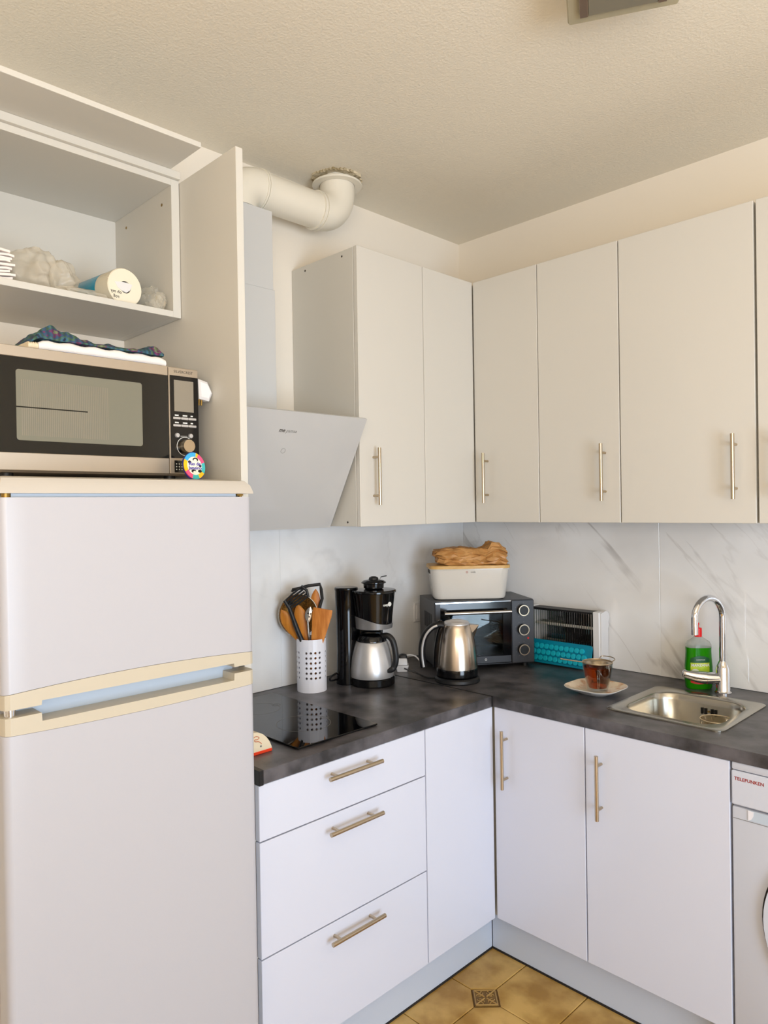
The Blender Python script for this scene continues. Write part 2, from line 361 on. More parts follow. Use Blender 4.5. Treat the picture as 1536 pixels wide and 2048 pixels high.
def insert_mesh():
    b = B(); d = CL - 0.003
    loft(b, [[(d * q * cos(a), d * q * sin(a), z) for a in (0, pi / 2, pi, 3 * pi / 2)] for q, z in ((1, -0.005), (1, -0.001), (0.96, 0.0))])
    base = mesh_of(b, M['insert'], False); b = B()
    for k in range(4):
        a0, a1 = k * pi / 2, (k + 1) * pi / 2
        A = Vector((cos(a0), sin(a0), 0)) * d; Bv = Vector((cos(a1), sin(a1), 0)) * d
        tube(b, [A * 0.9 + Vector((0, 0, .0006)), Bv * 0.9 + Vector((0, 0, .0006))], 0.0017, 6)
        tube(b, [A * 0.1 + Vector((0, 0, .0006)), A * 0.86 + Vector((0, 0, .0006))], 0.0022, 6)
        mid = (A + Bv) * 0.5; e = (Bv - A).normalized(); n_ = mid.normalized()
        for s in (-1, 1):
            sp = [mid * 0.5 + n_ * (0.009 * cos(t) * (1 - t / 8)) + e * s * (0.009 + 0.007 * sin(t) * (1 - t / 8)) + Vector((0, 0, .0006)) for t in [x * 0.55 for x in range(11)]]
            tube(b, sp, 0.0013, 5)
    return base, mesh_of(b, M['relief'], True)
im, rm = insert_mesh()
for i in (0, 2, 4, 6):
    for j in (0, -2, -4, -6):
        o = bpy.data.objects.new('relief_tile', im); COL.objects.link(o); o.parent = fl; o.location = (GX + i * P_, GY + j * P_, 0)
        q = bpy.data.objects.new('relief_pattern', rm); COL.objects.link(q); q.parent = o

# marble tiles behind the worktop
TZ = 1.476
wl = bpy.data.objects['wall_left']
for y0, y1 in ((-1.5795, -1.031), (-1.029, -0.0095)): part('marble_tile', bx(0.0005, y0, CT + 0.0008, 0.009, y1, TZ, bev=0.0008), M['marblel'], wl, smooth=False)
for x0, x1 in ((0.0005, 0.9185), (0.9205, 1.8385), (1.8405, 2.4)): part('marble_tile', bx(x0, -0.009, CT + 0.0008, x1, -0.0005, TZ, bev=0.0008), M['marble'], wr, smooth=False)
part('tile_joint', bx(0.0005, -1.031, CT + 0.0008, 0.0076, -1.029, TZ), M['joint'], wl, smooth=False)
part('tile_joint', bx(0.9185, -0.0076, CT + 0.0008, 0.9205, -0.0005, TZ), M['joint'], wr, smooth=False)

# plinths
PK = 0.559
solo('baseboard_left', bx(PK - 0.016, -1.56, 0.006, PK, -PK - 0.001, 0.157, bev=0.001), M['plinth'], kind='structure', smooth=False)
solo('baseboard_right', bx(PK + 0.001, -PK, 0.006, 1.379, -PK + 0.016, 0.157, bev=0.001), M['plinth'], kind='structure', smooth=False)
solo('trim_1', bx(PK - 0.014, -1.56, 0.0, PK + 0.002, -PK - 0.003, 0.006), M['seal'], kind='structure', smooth=False)
solo('trim_2', bx(PK - 0.002, -PK - 0.002, 0.0, 1.379, -PK + 0.014, 0.006), M['seal'], kind='structure', smooth=False)

# ------------------------------------------------------------------ kitchen units
def bar_handle(c, along, out, L=0.189, span=0.128, off=0.03, r=0.0058):
    b = B(); c, a, n = Vector(c), Vector(along), Vector(out)
    cyl(b, c + n * off - a * (L / 2), c + n * off + a * (L / 2), r, seg=14)
    for s in (-1, 1): cyl(b, c + a * (s * span / 2), c + n * off + a * (s * span / 2), 0.0042, seg=10)
    return b
Z_, X_, Y_ = (0, 0, 1), (1, 0, 0), (0, 1, 0)
def fdoor(kind, t, x0, y0, z0, x1, y1, z1, mt, hc=None, along=None, out=None):
    d = part(kind, bx(x0, y0, z0, x1, y1, z1, bev=0.0011), mt, t, world=True, smooth=False)
    if hc: part('handle', bar_handle(hc, along, out), M['nickel'], d, world=True)
    return d
TH = 0.018
# drawer unit
t = thing('drawer_unit', 'white base unit of three drawers below the black hob, next to the fridge', 'cabinet', (0.3, -1.263, 0.0))
part('carcass', bx(0.03, -1.559, 0.158, DF - TH - 0.002, -0.9655, 0.864), M['carc'], t, True, False)
for z0, z1, hz in ((0.7282, 0.8640, 0.832), (0.4435, 0.7248, 0.689), (ZD, 0.4399, 0.4055)):
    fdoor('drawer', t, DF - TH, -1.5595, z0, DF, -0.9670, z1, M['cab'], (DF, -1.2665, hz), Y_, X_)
# corner base, left run
t = thing('base_cabinet', 'white base unit with a plain front without handle, right of the drawers in the corner', 'cabinet', (0.3, -0.8, 0.0))
part('carcass', bx(0.03, -0.9635, 0.158, DF - TH - 0.002, -0.66, 0.864), M['carc'], t, True, False)
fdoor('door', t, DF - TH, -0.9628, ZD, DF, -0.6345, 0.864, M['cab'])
t = thing('base_cabinet', 'white base unit with one narrow door between the corner and the sink unit', 'cabinet', (0.8, -0.3, 0.0))
part('carcass', bx(0.02, -DF + TH + 0.002, 0.158, 0.9647, -0.03, 0.864), M['carc'], t, True, False)
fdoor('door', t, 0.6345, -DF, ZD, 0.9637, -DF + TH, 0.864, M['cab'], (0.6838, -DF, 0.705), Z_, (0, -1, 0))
t = thing('base_cabinet', 'white sink unit with one wide door below the steel sink, next to the washing machine', 'cabinet', (1.17, -0.3, 0.0))
b = B()
for q in ((0.9667, -DF + TH + 0.002, 0.158, 0.9827, -0.03, 0.864), (1.3637, -DF + TH + 0.002, 0.0, 1.3797, -0.03, 0.864), (0.9827, -DF + TH + 0.002, 0.158, 1.3637, -0.03, 0.174), (0.9827, -0.036, 0.174, 1.3637, -0.03, 0.864)): box(b, *q)
part('carcass', b, M['carc'], t, True, False)
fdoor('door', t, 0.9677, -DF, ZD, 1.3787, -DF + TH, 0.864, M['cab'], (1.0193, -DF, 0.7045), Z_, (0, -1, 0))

# worktops
t = thing('worktop', 'dark slate worktop along the fridge side, carrying hob and coffee maker', 'worktop', (0.3, -1.1, CB))
part('slab', bx(0.0015, -1.5475, CB, DF + 0.003, -0.6405, CT, bev=0.0015), M['counter'], t, True, False)
part('end_trim', bx(0.0015, -1.5605, CB - 0.002, DF + 0.004, -1.5475, CT + 0.0004, bev=0.001), M['blackm'], t, True, False, label='dark metal strip closing the worktop end')
part('joint_strip', bx(0.0095, -0.6405, CB, DF + 0.0035, -0.6365, CT + 0.0008), M['dark'], t, True, False, label='black strip in the joint of the two worktops')
t = thing('worktop', 'dark slate worktop under the oven, plate and steel sink', 'worktop', (1.2, -0.3, CB))
b = B(); hx0, hx1, hy0, hy1 = 1.005, 1.305, -0.495, -0.195
for q in ((0.0015, -DF - 0.0055, CB, hx0, -0.0015, CT), (hx1, -DF - 0.003, CB, 2.3, -0.0015, CT), (hx0, -DF - 0.003, CB, hx1, hy0, CT), (hx0, hy1, CB, hx1, -0.0015, CT)): box(b, *q)
for v in b.verts:
    if v.co.y < -DF: v.co.y = -DF - 0.003 if v.co.x > 0.1 else -DF - 0.0060
part('slab', b, M['counter'], t, True, False)

# wall cabinets
def wallcab(label, loc, carc, doors):
    t = thing('wall_cabinet', label, 'cabinet', loc)
    part('carcass', bx(*carc, bev=0.001), M['carc'], t, True, False)
    for d in doors: fdoor('door', t, *d)
    return t
t = wallcab('white wall cabinet of two doors beside the cooker hood, its grey end panel bare', (0.16, -0.65, UB),
    (0.001, -0.950, UB + 0.001, DU - TH - 0.002, -0.006, UT - 0.001),
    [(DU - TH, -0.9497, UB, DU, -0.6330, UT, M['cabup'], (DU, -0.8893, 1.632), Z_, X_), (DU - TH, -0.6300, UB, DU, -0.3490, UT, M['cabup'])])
for x_, z_ in ((0.274, 2.368), (0.078, 2.368), (0.2825, 1.481)):
    part('screw_hole', disc(B(), (x_, -0.950, z_), (0, -1, 0), 0.0035, 0.0006, 12), M['seal'], t, True)
wallcab('white wall cabinet of two doors in the corner above the mini oven', (0.65, -0.16, UB),
    (DU - TH + 0.002, -DU + TH + 0.002, UB + 0.001, 0.9450, -0.001, UT - 0.001),
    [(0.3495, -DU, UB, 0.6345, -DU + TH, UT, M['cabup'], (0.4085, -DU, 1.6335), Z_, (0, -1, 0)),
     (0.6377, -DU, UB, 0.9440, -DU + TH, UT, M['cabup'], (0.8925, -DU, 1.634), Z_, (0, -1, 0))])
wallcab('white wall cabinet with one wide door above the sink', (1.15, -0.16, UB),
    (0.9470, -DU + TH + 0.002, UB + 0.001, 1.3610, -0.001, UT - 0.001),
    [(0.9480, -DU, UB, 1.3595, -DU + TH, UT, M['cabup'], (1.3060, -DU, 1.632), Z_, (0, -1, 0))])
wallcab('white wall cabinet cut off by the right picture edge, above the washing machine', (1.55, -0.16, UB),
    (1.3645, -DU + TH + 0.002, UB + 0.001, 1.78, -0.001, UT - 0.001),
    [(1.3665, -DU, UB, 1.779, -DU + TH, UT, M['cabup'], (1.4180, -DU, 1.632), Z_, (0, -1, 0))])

# tall end panel, open cabinet, boards
solo('end_panel', bx(0.001, -1.5820, 0.0, 0.612, -1.5625, 2.397, bev=0.0008), M['carc'], 'tall white side panel standing between the fridge and the hood', 'panel', (0.3, -1.572, 0.0), world=True, smooth=False)
Y0, Y1, ZB, ZT, XF = -2.1845, -1.5835, 2.0385, 2.4010, 0.3435
t = thing('open_cabinet', 'white doorless wall cabinet above the microwave, holding paper and bags', 'cabinet', (0.17, -1.88, ZB))
part('side_panel', bx(0.001, Y1 - 0.0225, ZB, XF, Y1, ZT, bev=0.0006), M['carc'], t, True, False)
part('side_panel', bx(0.001, Y0, ZB, XF, Y0 + 0.0225, ZT, bev=0.0006), M['carc'], t, True, False)
part('top_panel', bx(0.001, Y0 + 0.0226, ZT - 0.0165, XF, Y1 - 0.0226, ZT, bev=0.0006), M['carc'], t, True, False)
part('bottom_panel', bx(0.001, Y0 + 0.0226, ZB, XF, Y1 - 0.0226, ZB + 0.0160, bev=0.0006), M['carc'], t, True, False)
part('back_panel', bx(0.0012, Y0 + 0.0226, ZB + 0.0162, 0.008, Y1 - 0.0226, ZT - 0.0167), M['carc'], t, True, False)
for x_ in (0.079, 0.292): part('screw_hole', disc(B(), (x_, Y1 - 0.0225, 2.348), (0, -1, 0), 0.004, 0.0006, 12), M['brass'], t, True)
solo('shelf_board', bx(0.02, -2.185, ZT + 0.0003, 0.3545, -1.5840, ZT + 0.0203, bev=0.0008), M['carc'], 'lower white board lying directly on the open cabinet', 'board', (0.19, -1.88, ZT + 0.0003), world=True, smooth=False, group='boards on the open cabinet')
solo('shelf_board', bx(0.14, -2.215, ZT + 0.0206, 0.5050, -1.6105, ZT + 0.0336, bev=0.0008), M['carc'], 'upper white board jutting out over the open cabinet near the ceiling', 'board', (0.32, -1.9, ZT + 0.0206), world=True, smooth=False, group='boards on the open cabinet')

# ------------------------------------------------------------------ fridge
FXF = 0.670; FY0, FY1 = -2.133, -1.5925
t = thing('fridge', 'tall white two-door fridge freezer with yellowed grip strips', 'fridge', (0.34, -1.862, 0.0))
part('body', bx(0.04, FY0 + 0.004, 0.0, 0.610, FY1 - 0.003, 1.5655, bev=0.004), M['fridge'], t, True)
part('gasket', bx(0.6102, FY0 + 0.02, 0.06, 0.6215, FY1 - 0.03, 1.557), M['gasket'], t, True, False, label='pale blue-grey door seal')
part('top_rail', bx(0.6102, FY0 + 0.024, 1.5592, 0.6585, FY1 - 0.036, 1.5664), M['gasket'], t, True, False, label='pale strip between lid and freezer door')
b = B(); zs = ((0.0, 1.5665), (0.0, 1.5700), (0.004, 1.5850), (0.012, 1.5955), (0.022, 1.5985))
loft(b, [[(0.04, FY0 + 0.004 + i * .5, z), (FXF + 0.003 - i, FY0 + 0.001 + i * .5, z), (FXF + 0.003 - i, FY1 + 0.002 - i * 1.3, z), (0.04, FY1 - 0.003 - i * .5, z)] for i, z in zs])
part('lid', b, M['lidcream'], t, True, label='cream top board')
def fdoor_round(z0, z1, bulge=None):
    """door with rounded vertical edges; bulge = (side, amount) bows the edge the grip strip meets"""
    b = B(); R = 0.014
    prof = [(0.6225, FY0), (FXF - R, FY0)] + [(FXF - R + R * sin(a), FY0 + R - R * cos(a)) for a in (pi / 8, pi / 4, 3 * pi / 8)] + [(FXF, FY0 + R)]
    n = 14
    prof += [(FXF, FY0 + R + (FY1 - FY0 - 2 * R) * k / n) for k in range(1, n)]
    prof += [(FXF, FY1 - R)] + [(FXF - R + R * cos(a), FY1 - R + R * sin(a)) for a in (pi / 8, pi / 4, 3 * pi / 8)] + [(FXF - R, FY1), (0.6225, FY1)]
    def zz(side, y, z):
        if bulge and bulge[0] == side:
            u_ = (y - FY0) / (FY1 - FY0); return z + bulge[1] * 4 * u_ * (1 - u_)
        return z
    rings = [[(x, y, zz(0, y, z0)) for x, y in prof], [(x, y, zz(1, y, z1)) for x, y in prof]]
    return loft(b, rings)
d = part('freezer_door', fdoor_round(1.2000, 1.5590, (0, 0.0095)), M['fridge'], t, True, angle=40)
dl = part('fridge_door', fdoor_round(0.055, 1.1250, (1, -0.0060)), M['fridge'], t, True, angle=40)
NY0, NY1 = -2.0667, -1.6480
def strip(top, bot, inner):
    """grip strip as a run of slices: top(y), bot(y)"""
    b = B(); ys = [FY0 + 0.0, FY0 + 0.004, FY0 + 0.012] + [FY0 + 0.02 + (FY1 - FY0 - 0.04) * k / 40 for k in range(41)] + [FY1 - 0.012, FY1 - 0.004, FY1]
    ys = sorted(ys + [NY0, NY0 + 0.001, NY1 - 0.001, NY1]); rings = []
    for y in ys:
        e = min(y - FY0, FY1 - y); xf_ = FXF + 0.0012 - (0.014 - math.sqrt(max(0, 0.014 ** 2 - (0.014 - min(e, 0.014)) ** 2)))
        rings.append([(0.6225, y, bot(y)), (xf_, y, bot(y)), (xf_, y, top(y)), (0.6225, y, top(y))])
    return loft(b, rings)
u_ = lambda y: 4 * ((y - FY0) / (FY1 - FY0)) * (1 - (y - FY0) / (FY1 - FY0))
innotch = lambda y: NY0 + 0.0005 < y < NY1 - 0.0005
part('grip_strip', strip(lambda y: 1.1993 + 0.0095 * u_(y), lambda y: 1.1805 if innotch(y) else 1.1720, True), M['cream'], d, True, angle=25, label='yellowed curved grip strip of the freezer door')
gs = part('grip_strip', strip(lambda y: 1.1420 if innotch(y) else 1.1575, lambda y: 1.1258 - 0.0060 * u_(y), False), M['cream'], dl, True, angle=25, label='yellowed curved grip strip of the fridge door')
part('hinge', cyl(B(), (0.655, FY0 + 0.016, 1.1575), (0.655, FY0 + 0.016, 1.1720), 0.010, seg=16), M['chrome'], t, True)
part('hinge_pin', cyl(B(), (0.655, FY0 + 0.016, 1.559), (0.655, FY0 + 0.016, 1.5665), 0.008), M['brass'], t, True)
b = cyl(B(), (0.652, FY1 - 0.020, 1.559), (0.652, FY1 - 0.020, 1.5665), 0.004)
box(b, 0.640, FY1 - 0.034, 1.562, 0.662, FY1 - 0.018, 1.5655)
part('hinge_pin', b, M['brass'], t, True)

# ------------------------------------------------------------------ microwave
t = thing('microwave', 'steel and black microwave oven standing on the fridge', 'microwave', (0.32, -1.86, 1.5987))
MX = 0.500; Ya, Ym, Yb = -2.100, -1.7068, -1.6270; Za, Zb_ = 1.6180, 1.8735
part('housing', bx(0.06, Ya + 0.004, Za - 0.003, MX - 0.022, Yb - 0.003, Zb_ - 0.001, bev=0.003), M['mwsteel'], t, True)
for x_ in (0.10, 0.44):
    for y_ in (Ya + 0.05, Yb - 0.05): part('foot', cyl(B(), (x_, y_, 1.5987), (x_, y_, Za - 0.003), 0.014), M['blackm'], t, True)
d = part('door', bx(MX - 0.021, Ya, Za, MX - 0.004, Ym - 0.0012, Zb_, bev=0.0015), M['mwblack'], t, True)
part('steel_strip', bx(MX - 0.004, Ya, 1.8510, MX, Ym - 0.0016, Zb_, bev=0.001), M['mwsteel'], d, True)
part('steel_strip', bx(MX - 0.004, Ya, Za, MX, Ym - 0.0016, 1.6545, bev=0.001), M['mwsteel'], d, True)
part('black_glass', bx(MX - 0.0039, Ya, 1.6550, MX - 0.0012, Ym - 0.0016, 1.8505), M['mwblack'], d, True, False)
b = B(); prism(b, rrect(0.2725, 0.146, 0.006), 0.0006, FX((MX - 0.0012, -1.9100, 1.7530)))
part('window', b, M['mwglass'], d, True, label='grey-green see-through mesh window')
b = B()
for k in range(46): box(b, MX - 0.0006, -2.036 + k * 0.0040, 1.690, MX - 0.0003, -2.0346 + k * 0.0040, 1.806)
part('mesh_lines', b, M['lcd'], d, True, False, kind='stuff')
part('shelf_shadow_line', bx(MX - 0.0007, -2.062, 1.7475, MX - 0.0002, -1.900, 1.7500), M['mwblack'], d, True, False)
cp = part('control_panel', bx(MX - 0.021, Ym + 0.0012, Za, MX - 0.002, Yb, Zb_, bev=0.0015), M['mwsteel'], t, True)
part('panel_face', bx(MX - 0.0021, Ym + 0.004, 1.6560, MX - 0.0003, Yb - 0.0012, 1.8535, bev=0.0004), M['black'], cp, True, False)
part('display', bx(MX - 0.0004, -1.6930, 1.7680, MX + 0.0004, -1.6415, 1.8428), M['lcd'], cp, True, False)
for z_ in (1.7515, 1.7340):
    for k in range(3): part('button', bx(MX - 0.0004, -1.6968 + k * 0.0208, z_ - 0.0030, MX + 0.0022, -1.6968 + k * 0.0208 + 0.0200, z_ + 0.0030, bev=0.0012), M['satin'], cp, True)
    b = B()
    for k, w in enumerate((0.010, 0.012, 0.006)): box(b, MX - 0.0004, -1.692 + k * 0.021, z_ + 0.0055, MX, -1.692 + k * 0.021 + w, z_ + 0.0085)
    part('button_symbols', b, M['print_white'], cp, True, False, kind='stuff')
for y_ in (-1.6866, -1.6510): part('round_button', disc(B(), (MX - 0.0004, y_, 1.7105), X_, 0.0062, 0.004, 20, 0.0048), M['satin'], cp, True)
part('button_symbols', bx(MX - 0.0004, -1.678, 1.7070, MX, -1.660, 1.7100), M['print_grey'], cp, True, False)
part('dial_ring', ringband(B(), (MX - 0.0003, -1.6655, 1.6845), Y_, Z_, 0.0215, 0.0012, 0.0005, 36, radians(60), radians(300)), M['print_white'], cp, True, False)
b = disc(B(), (MX - 0.0003, -1.6655, 1.6845), X_, 0.0160, 0.020, 28, 0.0150)
part('knob', b, M['nickel'], cp, True)
part('open_button', bx(MX - 0.0021, -1.6945, 1.6210, MX - 0.0002, -1.640, 1.6500, bev=0.0008), M['mwblack'], cp, True)
b = B()
for i in range(4):
    for j in range(3): disc(b, (MX - 0.0003, -1.6895 + i * 0.0070, 1.6285 + j * 0.0066), X_, 0.0015, 0.0004, 10)
part('button_dots', b, M['print_white'], cp, True, kind='stuff')
part('brand_lettering', text('SILVERCREST', 0.0088, FX((MX - 0.0021, -1.6665, 1.8635))), M['print_dark'], cp, True, False)

# ------------------------------------------------------------------ cooker hood and duct
t = thing('cooker_hood', 'white tilted glass cooker hood with square chimney over the hob', 'hood', (0.15, -1.262, UB))
A_, C_ = Vector((0.208, 0, 1.4635)), Vector((0.4005, 0, 1.8130)); up = (C_ - A_).normalized(); nr = Vector((0, 1, 0)).cross(up)
HM = lambda y, s, o=0.0: basis(Vector((0.208, y, 1.4635)) + up * s + nr * o, (0, 1, 0), up)
LN = (C_ - A_).length
b = prism(B(), rrect(0.594, LN, 0.002, 3), 0.008, HM(-1.262, LN / 2, -0.008))
part('glass_panel', b, M['hood'], t, True)
b = B(); pr = [(0.001, 1.470), (0.194, 1.470), (0.366, 1.790), (0.001, 1.790)]
loft(b, [[(x, y, z) for x, z in pr] for y in (-1.535, -0.99)])
part('body', b, M['hoodm'], t, True, False)
part('chimney', bx(0.001, -1.3600, 1.7905, 0.1900, -1.1640, 2.2310, bev=0.0012), M['hoodm'], t, True, False, label='lower chimney cover')
part('chimney', bx(0.001, -1.3575, 2.2311, 0.1865, -1.1675, 2.4840, bev=0.0012), M['hoodm'], t, True, False, label='upper chimney cover, slightly narrower')
part('brand_lettering', text('me', 0.0175, HM(-1.2800, 0.338, 0.0001), 0.0002, 0.25, 0.0004), M['print_dark'], t, True, False)
part('brand_lettering', text('pamsa', 0.0155, HM(-1.2455, 0.3372, 0.0001), 0.0002, 0.25), M['print_grey'], t, True, False)
part('touch_button', ringband(B(), HM(-1.2545, 0.273, 0.0001).translation, (0, 1, 0), up, 0.0072, 0.0009, 0.0003, 28), M['print_grey'], t, True, False)

t = thing('vent_pipe', 'round white plastic vent pipe bending from the hood chimney up into the ceiling', 'pipe', (0.125, -1.262, 2.4842))
PX, PZ, PR = 0.125, 2.570, 0.061; YE, RB = -0.835, 0.085
part('pipe', tube(B(), [(PX, -1.17, PZ), (PX, YE - RB - 0.012, PZ)], PR, 32), M['duct'], t, True)
b = tube(B(), [(PX, -1.262, 2.4842), (PX, -1.262, 2.490)] + [(PX, -1.262 + 0.08 - 0.08 * cos(a), PZ - 0.08 + 0.08 * sin(a)) for a in [pi / 2 * k / 8 for k in range(9)]] + [(PX, -1.165, PZ)], PR + 0.003, 32)
part('elbow', b, M['duct'], t, True)
part('elbow', tube(B(), [(PX, YE - RB - 0.020, PZ), (PX, YE - RB, PZ)] + [(PX, YE - RB + RB * sin(a), PZ + RB - RB * cos(a)) for a in [pi / 2 * k / 10 for k in range(1, 11)]] + [(PX, YE, H + 0.004)], PR + 0.001, 32), M['duct'], t, True)
for y_ in (-1.178, -1.170, YE - RB - 0.020, YE - RB - 0.006): part('collar_ring', tube(B(), [(PX, y_ - 0.0028, PZ), (PX, y_ + 0.0028, PZ)], PR + 0.0062, 32), M['duct'], t, True)
b = B(); lathe(b, [(PR + 0.002, 0), (0.088, 0), (0.0895, 0.002), (0.0895, 0.005), (0.088, 0.007), (PR + 0.002, 0.007)], 40, (PX, YE, 2.6830), False, False)
part('ceiling_flange', b, M['duct'], t, True)
b = B()
for k in range(36):
    a = 2 * pi * k / 36; rr = 0.074 + 0.010 * noise.noise(Vector((cos(a) * 3, sin(a) * 3, 4))); s_ = 0.010 + 0.004 * random.Random(k).random()
    box(b, PX + rr * cos(a) - s_, YE + rr * sin(a) - s_, H - 0.0050 - 0.004 * random.Random(k + 50).random(), PX + rr * cos(a) + s_, YE + rr * sin(a) + s_, H + 0.002)
part('plaster_rim', noisy(b, 0.003, 60), M['plaster'], t, True, False, label='crumbled plaster round the ceiling hole')

# ------------------------------------------------------------------ ceiling lamp
t = thing('ceiling_lamp', 'square frosted glass ceiling lamp with chrome-framed grey centre', 'lamp', (1.3636, -1.116, H - 0.085), radians(28.8))
part('mount', bx(-0.085, -0.085, 0.030, 0.085, 0.085, 0.085, bev=0.003), M['wframe'], t)
part('glass_plate', loft(B(), [[(x, y, z) for x, y in rrect(0.235 - i, 0.235 - i, 0.004)] for z, i in ((0.030, 0.0), (0.026, -0.002), (0.006, -0.002), (0.0, 0.004))]), M['frost'], t)
for x_ in (-0.0914, 0.0734): part('chrome_strip', bx(x_, -0.085, -0.010, x_ + 0.018, 0.085, 0.0, bev=0.001), M['reflchrome'], t)
part('centre_glass', bx(-0.0732, -0.085, -0.008, 0.0732, 0.085, -0.0005, bev=0.001), M['greyglass'], t)
part('centre_backing', bx(-0.0914, -0.087, -0.0004, 0.0914, 0.087, 0.0, bev=0.0), M['seal'], t, smooth=False)

# ------------------------------------------------------------------ hob
t = thing('hob', 'black glass two-ring hob set in the worktop beside the fridge', 'hob', (0.325, -1.257, CT))
part('glass', bx(0.070, -1.402, CT + 0.0012, 0.580, -1.112, CT + 0.006, bev=0.0014), M['hobglass'], t, True)
part('frame', bx(0.074, -1.398, CT, 0.576, -1.116, CT + 0.0013), M['seal'], t, True, False)
for x_, r_ in ((0.420, 0.078), (0.200, 0.062)):
    b = ringband(B(), (x_, -1.257, CT + 0.006), X_, Y_, r_, 0.0013, 0.0002, 40)
    for q in (0.018, 0.026): ringband(b, (x_, -1.257 + r_ + 0.0, CT + 0.006), X_, Y_, q * 0.5, 0.0008, 0.0002, 20)
    part('cooking_zone', b, M['print_grey'], t, True, False)

# ------------------------------------------------------------------ sink, tap
t = thing('sink', 'square stainless steel inset sink', 'sink', (1.149, -0.342, CT))
SW, SD, SH = 0.352, 0.374, 0.140
rng = []
for w, d_, r_, z in ((SW, SD, 0.028, 0.0004), (SW, SD, 0.028, 0.0030), (SW - 0.010, SD - 0.010, 0.026, 0.0052), (SW - 0.030, SD - 0.030, 0.03, 0.0034), (0.292, 0.292, 0.066, 0.0030), (0.284, 0.284, 0.064, -0.002), (0.276, 0.276, 0.062, -0.020), (0.262, 0.262, 0.062, -SH + 0.02), (0.245, 0.245, 0.060, -SH + 0.006), (0.215, 0.215, 0.050, -SH)):
    cy_ = 0.0 if w > 0.3 else -0.006
    rng.append([(x, y + cy_, z) for x, y in rrect(w, d_, r_, 8)])
part('basin', loft(B(), rng, cap0=False), M['sink'], t, angle=50)
for k in (-0.003, 0.008, 0.028, 0.039): part('overflow_slot', bx(k - 0.0032, 0.1245, -0.048, k + 0.0032, 0.1275, -0.028, bev=0.001), M['dark'], t)
part('overflow_screw', disc(B(), (0.018, 0.1275, -0.038), (0, -1, 0), 0.003, 0.002, 12), M['brass'], t)
b = lathe(B(), [(0.036, 0.0), (0.034, 0.002), (0.026, 0.001)], 24, (0, -0.006, -SH))
part('drain', b, M['chrome'], t)

t = thing('tap', 'tall chrome gooseneck mixer tap behind the sink', 'tap', (1.170, -0.100, CT))
part('base', lathe(B(), [(0.026, 0.0), (0.026, 0.004), (0.0235, 0.006), (0.0215, 0.010), (0.0215, 0.082), (0.0125, 0.104), (0.0115, 0.106)], 32), M['chrome'], t)
ar = 0.066
sd_ = Vector((-0.30, -0.954, 0))
sp = [(0, 0, 0.100), (0, 0, 0.16), (0, 0, 0.252)] + [tuple(sd_ * (ar - ar * cos(a)) + Vector((0, 0, 0.252 + ar * sin(a)))) for a in [pi * k / 18 for k in range(1, 19)]] + [tuple(sd_ * (2 * ar) + Vector((0, 0, 0.205)))]
part('spout', tube(B(), sp, 0.0108, 24), M['chrome'], t, angle=60)
ld = Vector((-0.86, -0.51, 0)).normalized()
b = cyl(B(), Vector((0, 0, 0.048)), ld * 0.050 + Vector((0, 0, 0.048)), 0.0185, 0.0205, 28)
lp = [ld * q + Vector((0, 0, z)) for q, z in ((0.050, 0.048), (0.062, 0.049), (0.080, 0.051), (0.100, 0.055), (0.112, 0.058), (0.122, 0.061), (0.125, 0.0615))]
hv = part('lever', b, M['chrome'], t)
part('lever_blade', tube(B(), lp, [0.0205, 0.0205, 0.0190, 0.0160, 0.0140, 0.0125, 0.008], 20, flat=0.9), M['chrome'], hv, angle=50)

# ------------------------------------------------------------------ washing machine
t = thing('washing_machine', 'white front-loading washing machine under the worktop end', 'washing machine', (1.684, -0.33, 0.0))
WX0, WX1, WY = 1.3835, 1.985, -0.630
part('body', bx(WX0, WY, 0.012, WX1, -0.03, 0.752, bev=0.006, seg=2), M['wm'], t, True)
for x_ in (WX0 + 0.05, WX1 - 0.05):
    for y_ in (WY + 0.05, -0.09): part('foot', cyl(B(), (x_, y_, 0), (x_, y_, 0.013), 0.02), M['blackm'], t, True)
part('top', bx(WX0, WY, 0.8445, WX1, -0.03, 0.8655, bev=0.005, seg=2), M['wm'], t, True)
part('control_panel', bx(WX0, WY - 0.002, 0.7558, WX1, -0.03, 0.8435, bev=0.003), M['wm'], t, True)
part('brand_lettering', text('TELEFUNKEN', 0.0118, FY((1.4270, WY - 0.0021, 0.8240)), bold=0.0002), M['print_red'], t, True, False)
b = B(); loft(b, [[(x, WY - 0.0012 + yy, z) for x, z in rrect(0.145 - i, 0.026 - i, 0.004, 4, 1.4960, 0.7380)] for yy, i in ((0.0, 0), (-0.0005, 0.0)) ])
part('drawer_grip', b, M['gasket'], t, True)
part('grip_end', prism(B(), [(1.4235, 0.7505), (1.4372, 0.7490), (1.4360, 0.7380), (1.4310, 0.7285), (1.4240, 0.7245)], 0.0008, basis((0, WY - 0.0017, 0), X_, Z_)), M['potw'], t, True)
part('seam', bx(WX0 + 0.004, WY - 0.0006, 0.7210, WX1 - 0.004, WY + 0.001, 0.7222), M['print_grey'], t, True, False)
dr = part('door', ringband(B(), (1.684, WY + 0.0005, 0.495), X_, Z_, 0.150, 0.0735, 0.016, 64), M['wm'], t, True)
part('door_gap', ringband(B(), (1.684, WY + 0.0005, 0.495), X_, Z_, 0.2238, 0.0060, 0.003, 64), M['seal'], dr, True)
part('door_glass', lathe(B(), [(0.150, 0.0), (0.150, 0.012), (0.12, 0.024), (0.06, 0.032), (0.0, 0.034)], 40), M['black'], dr)
g = bpy.data.objects[dr.children[-1].name]
g.data.transform(basis((0, -0.3, 0.495), X_, Z_))

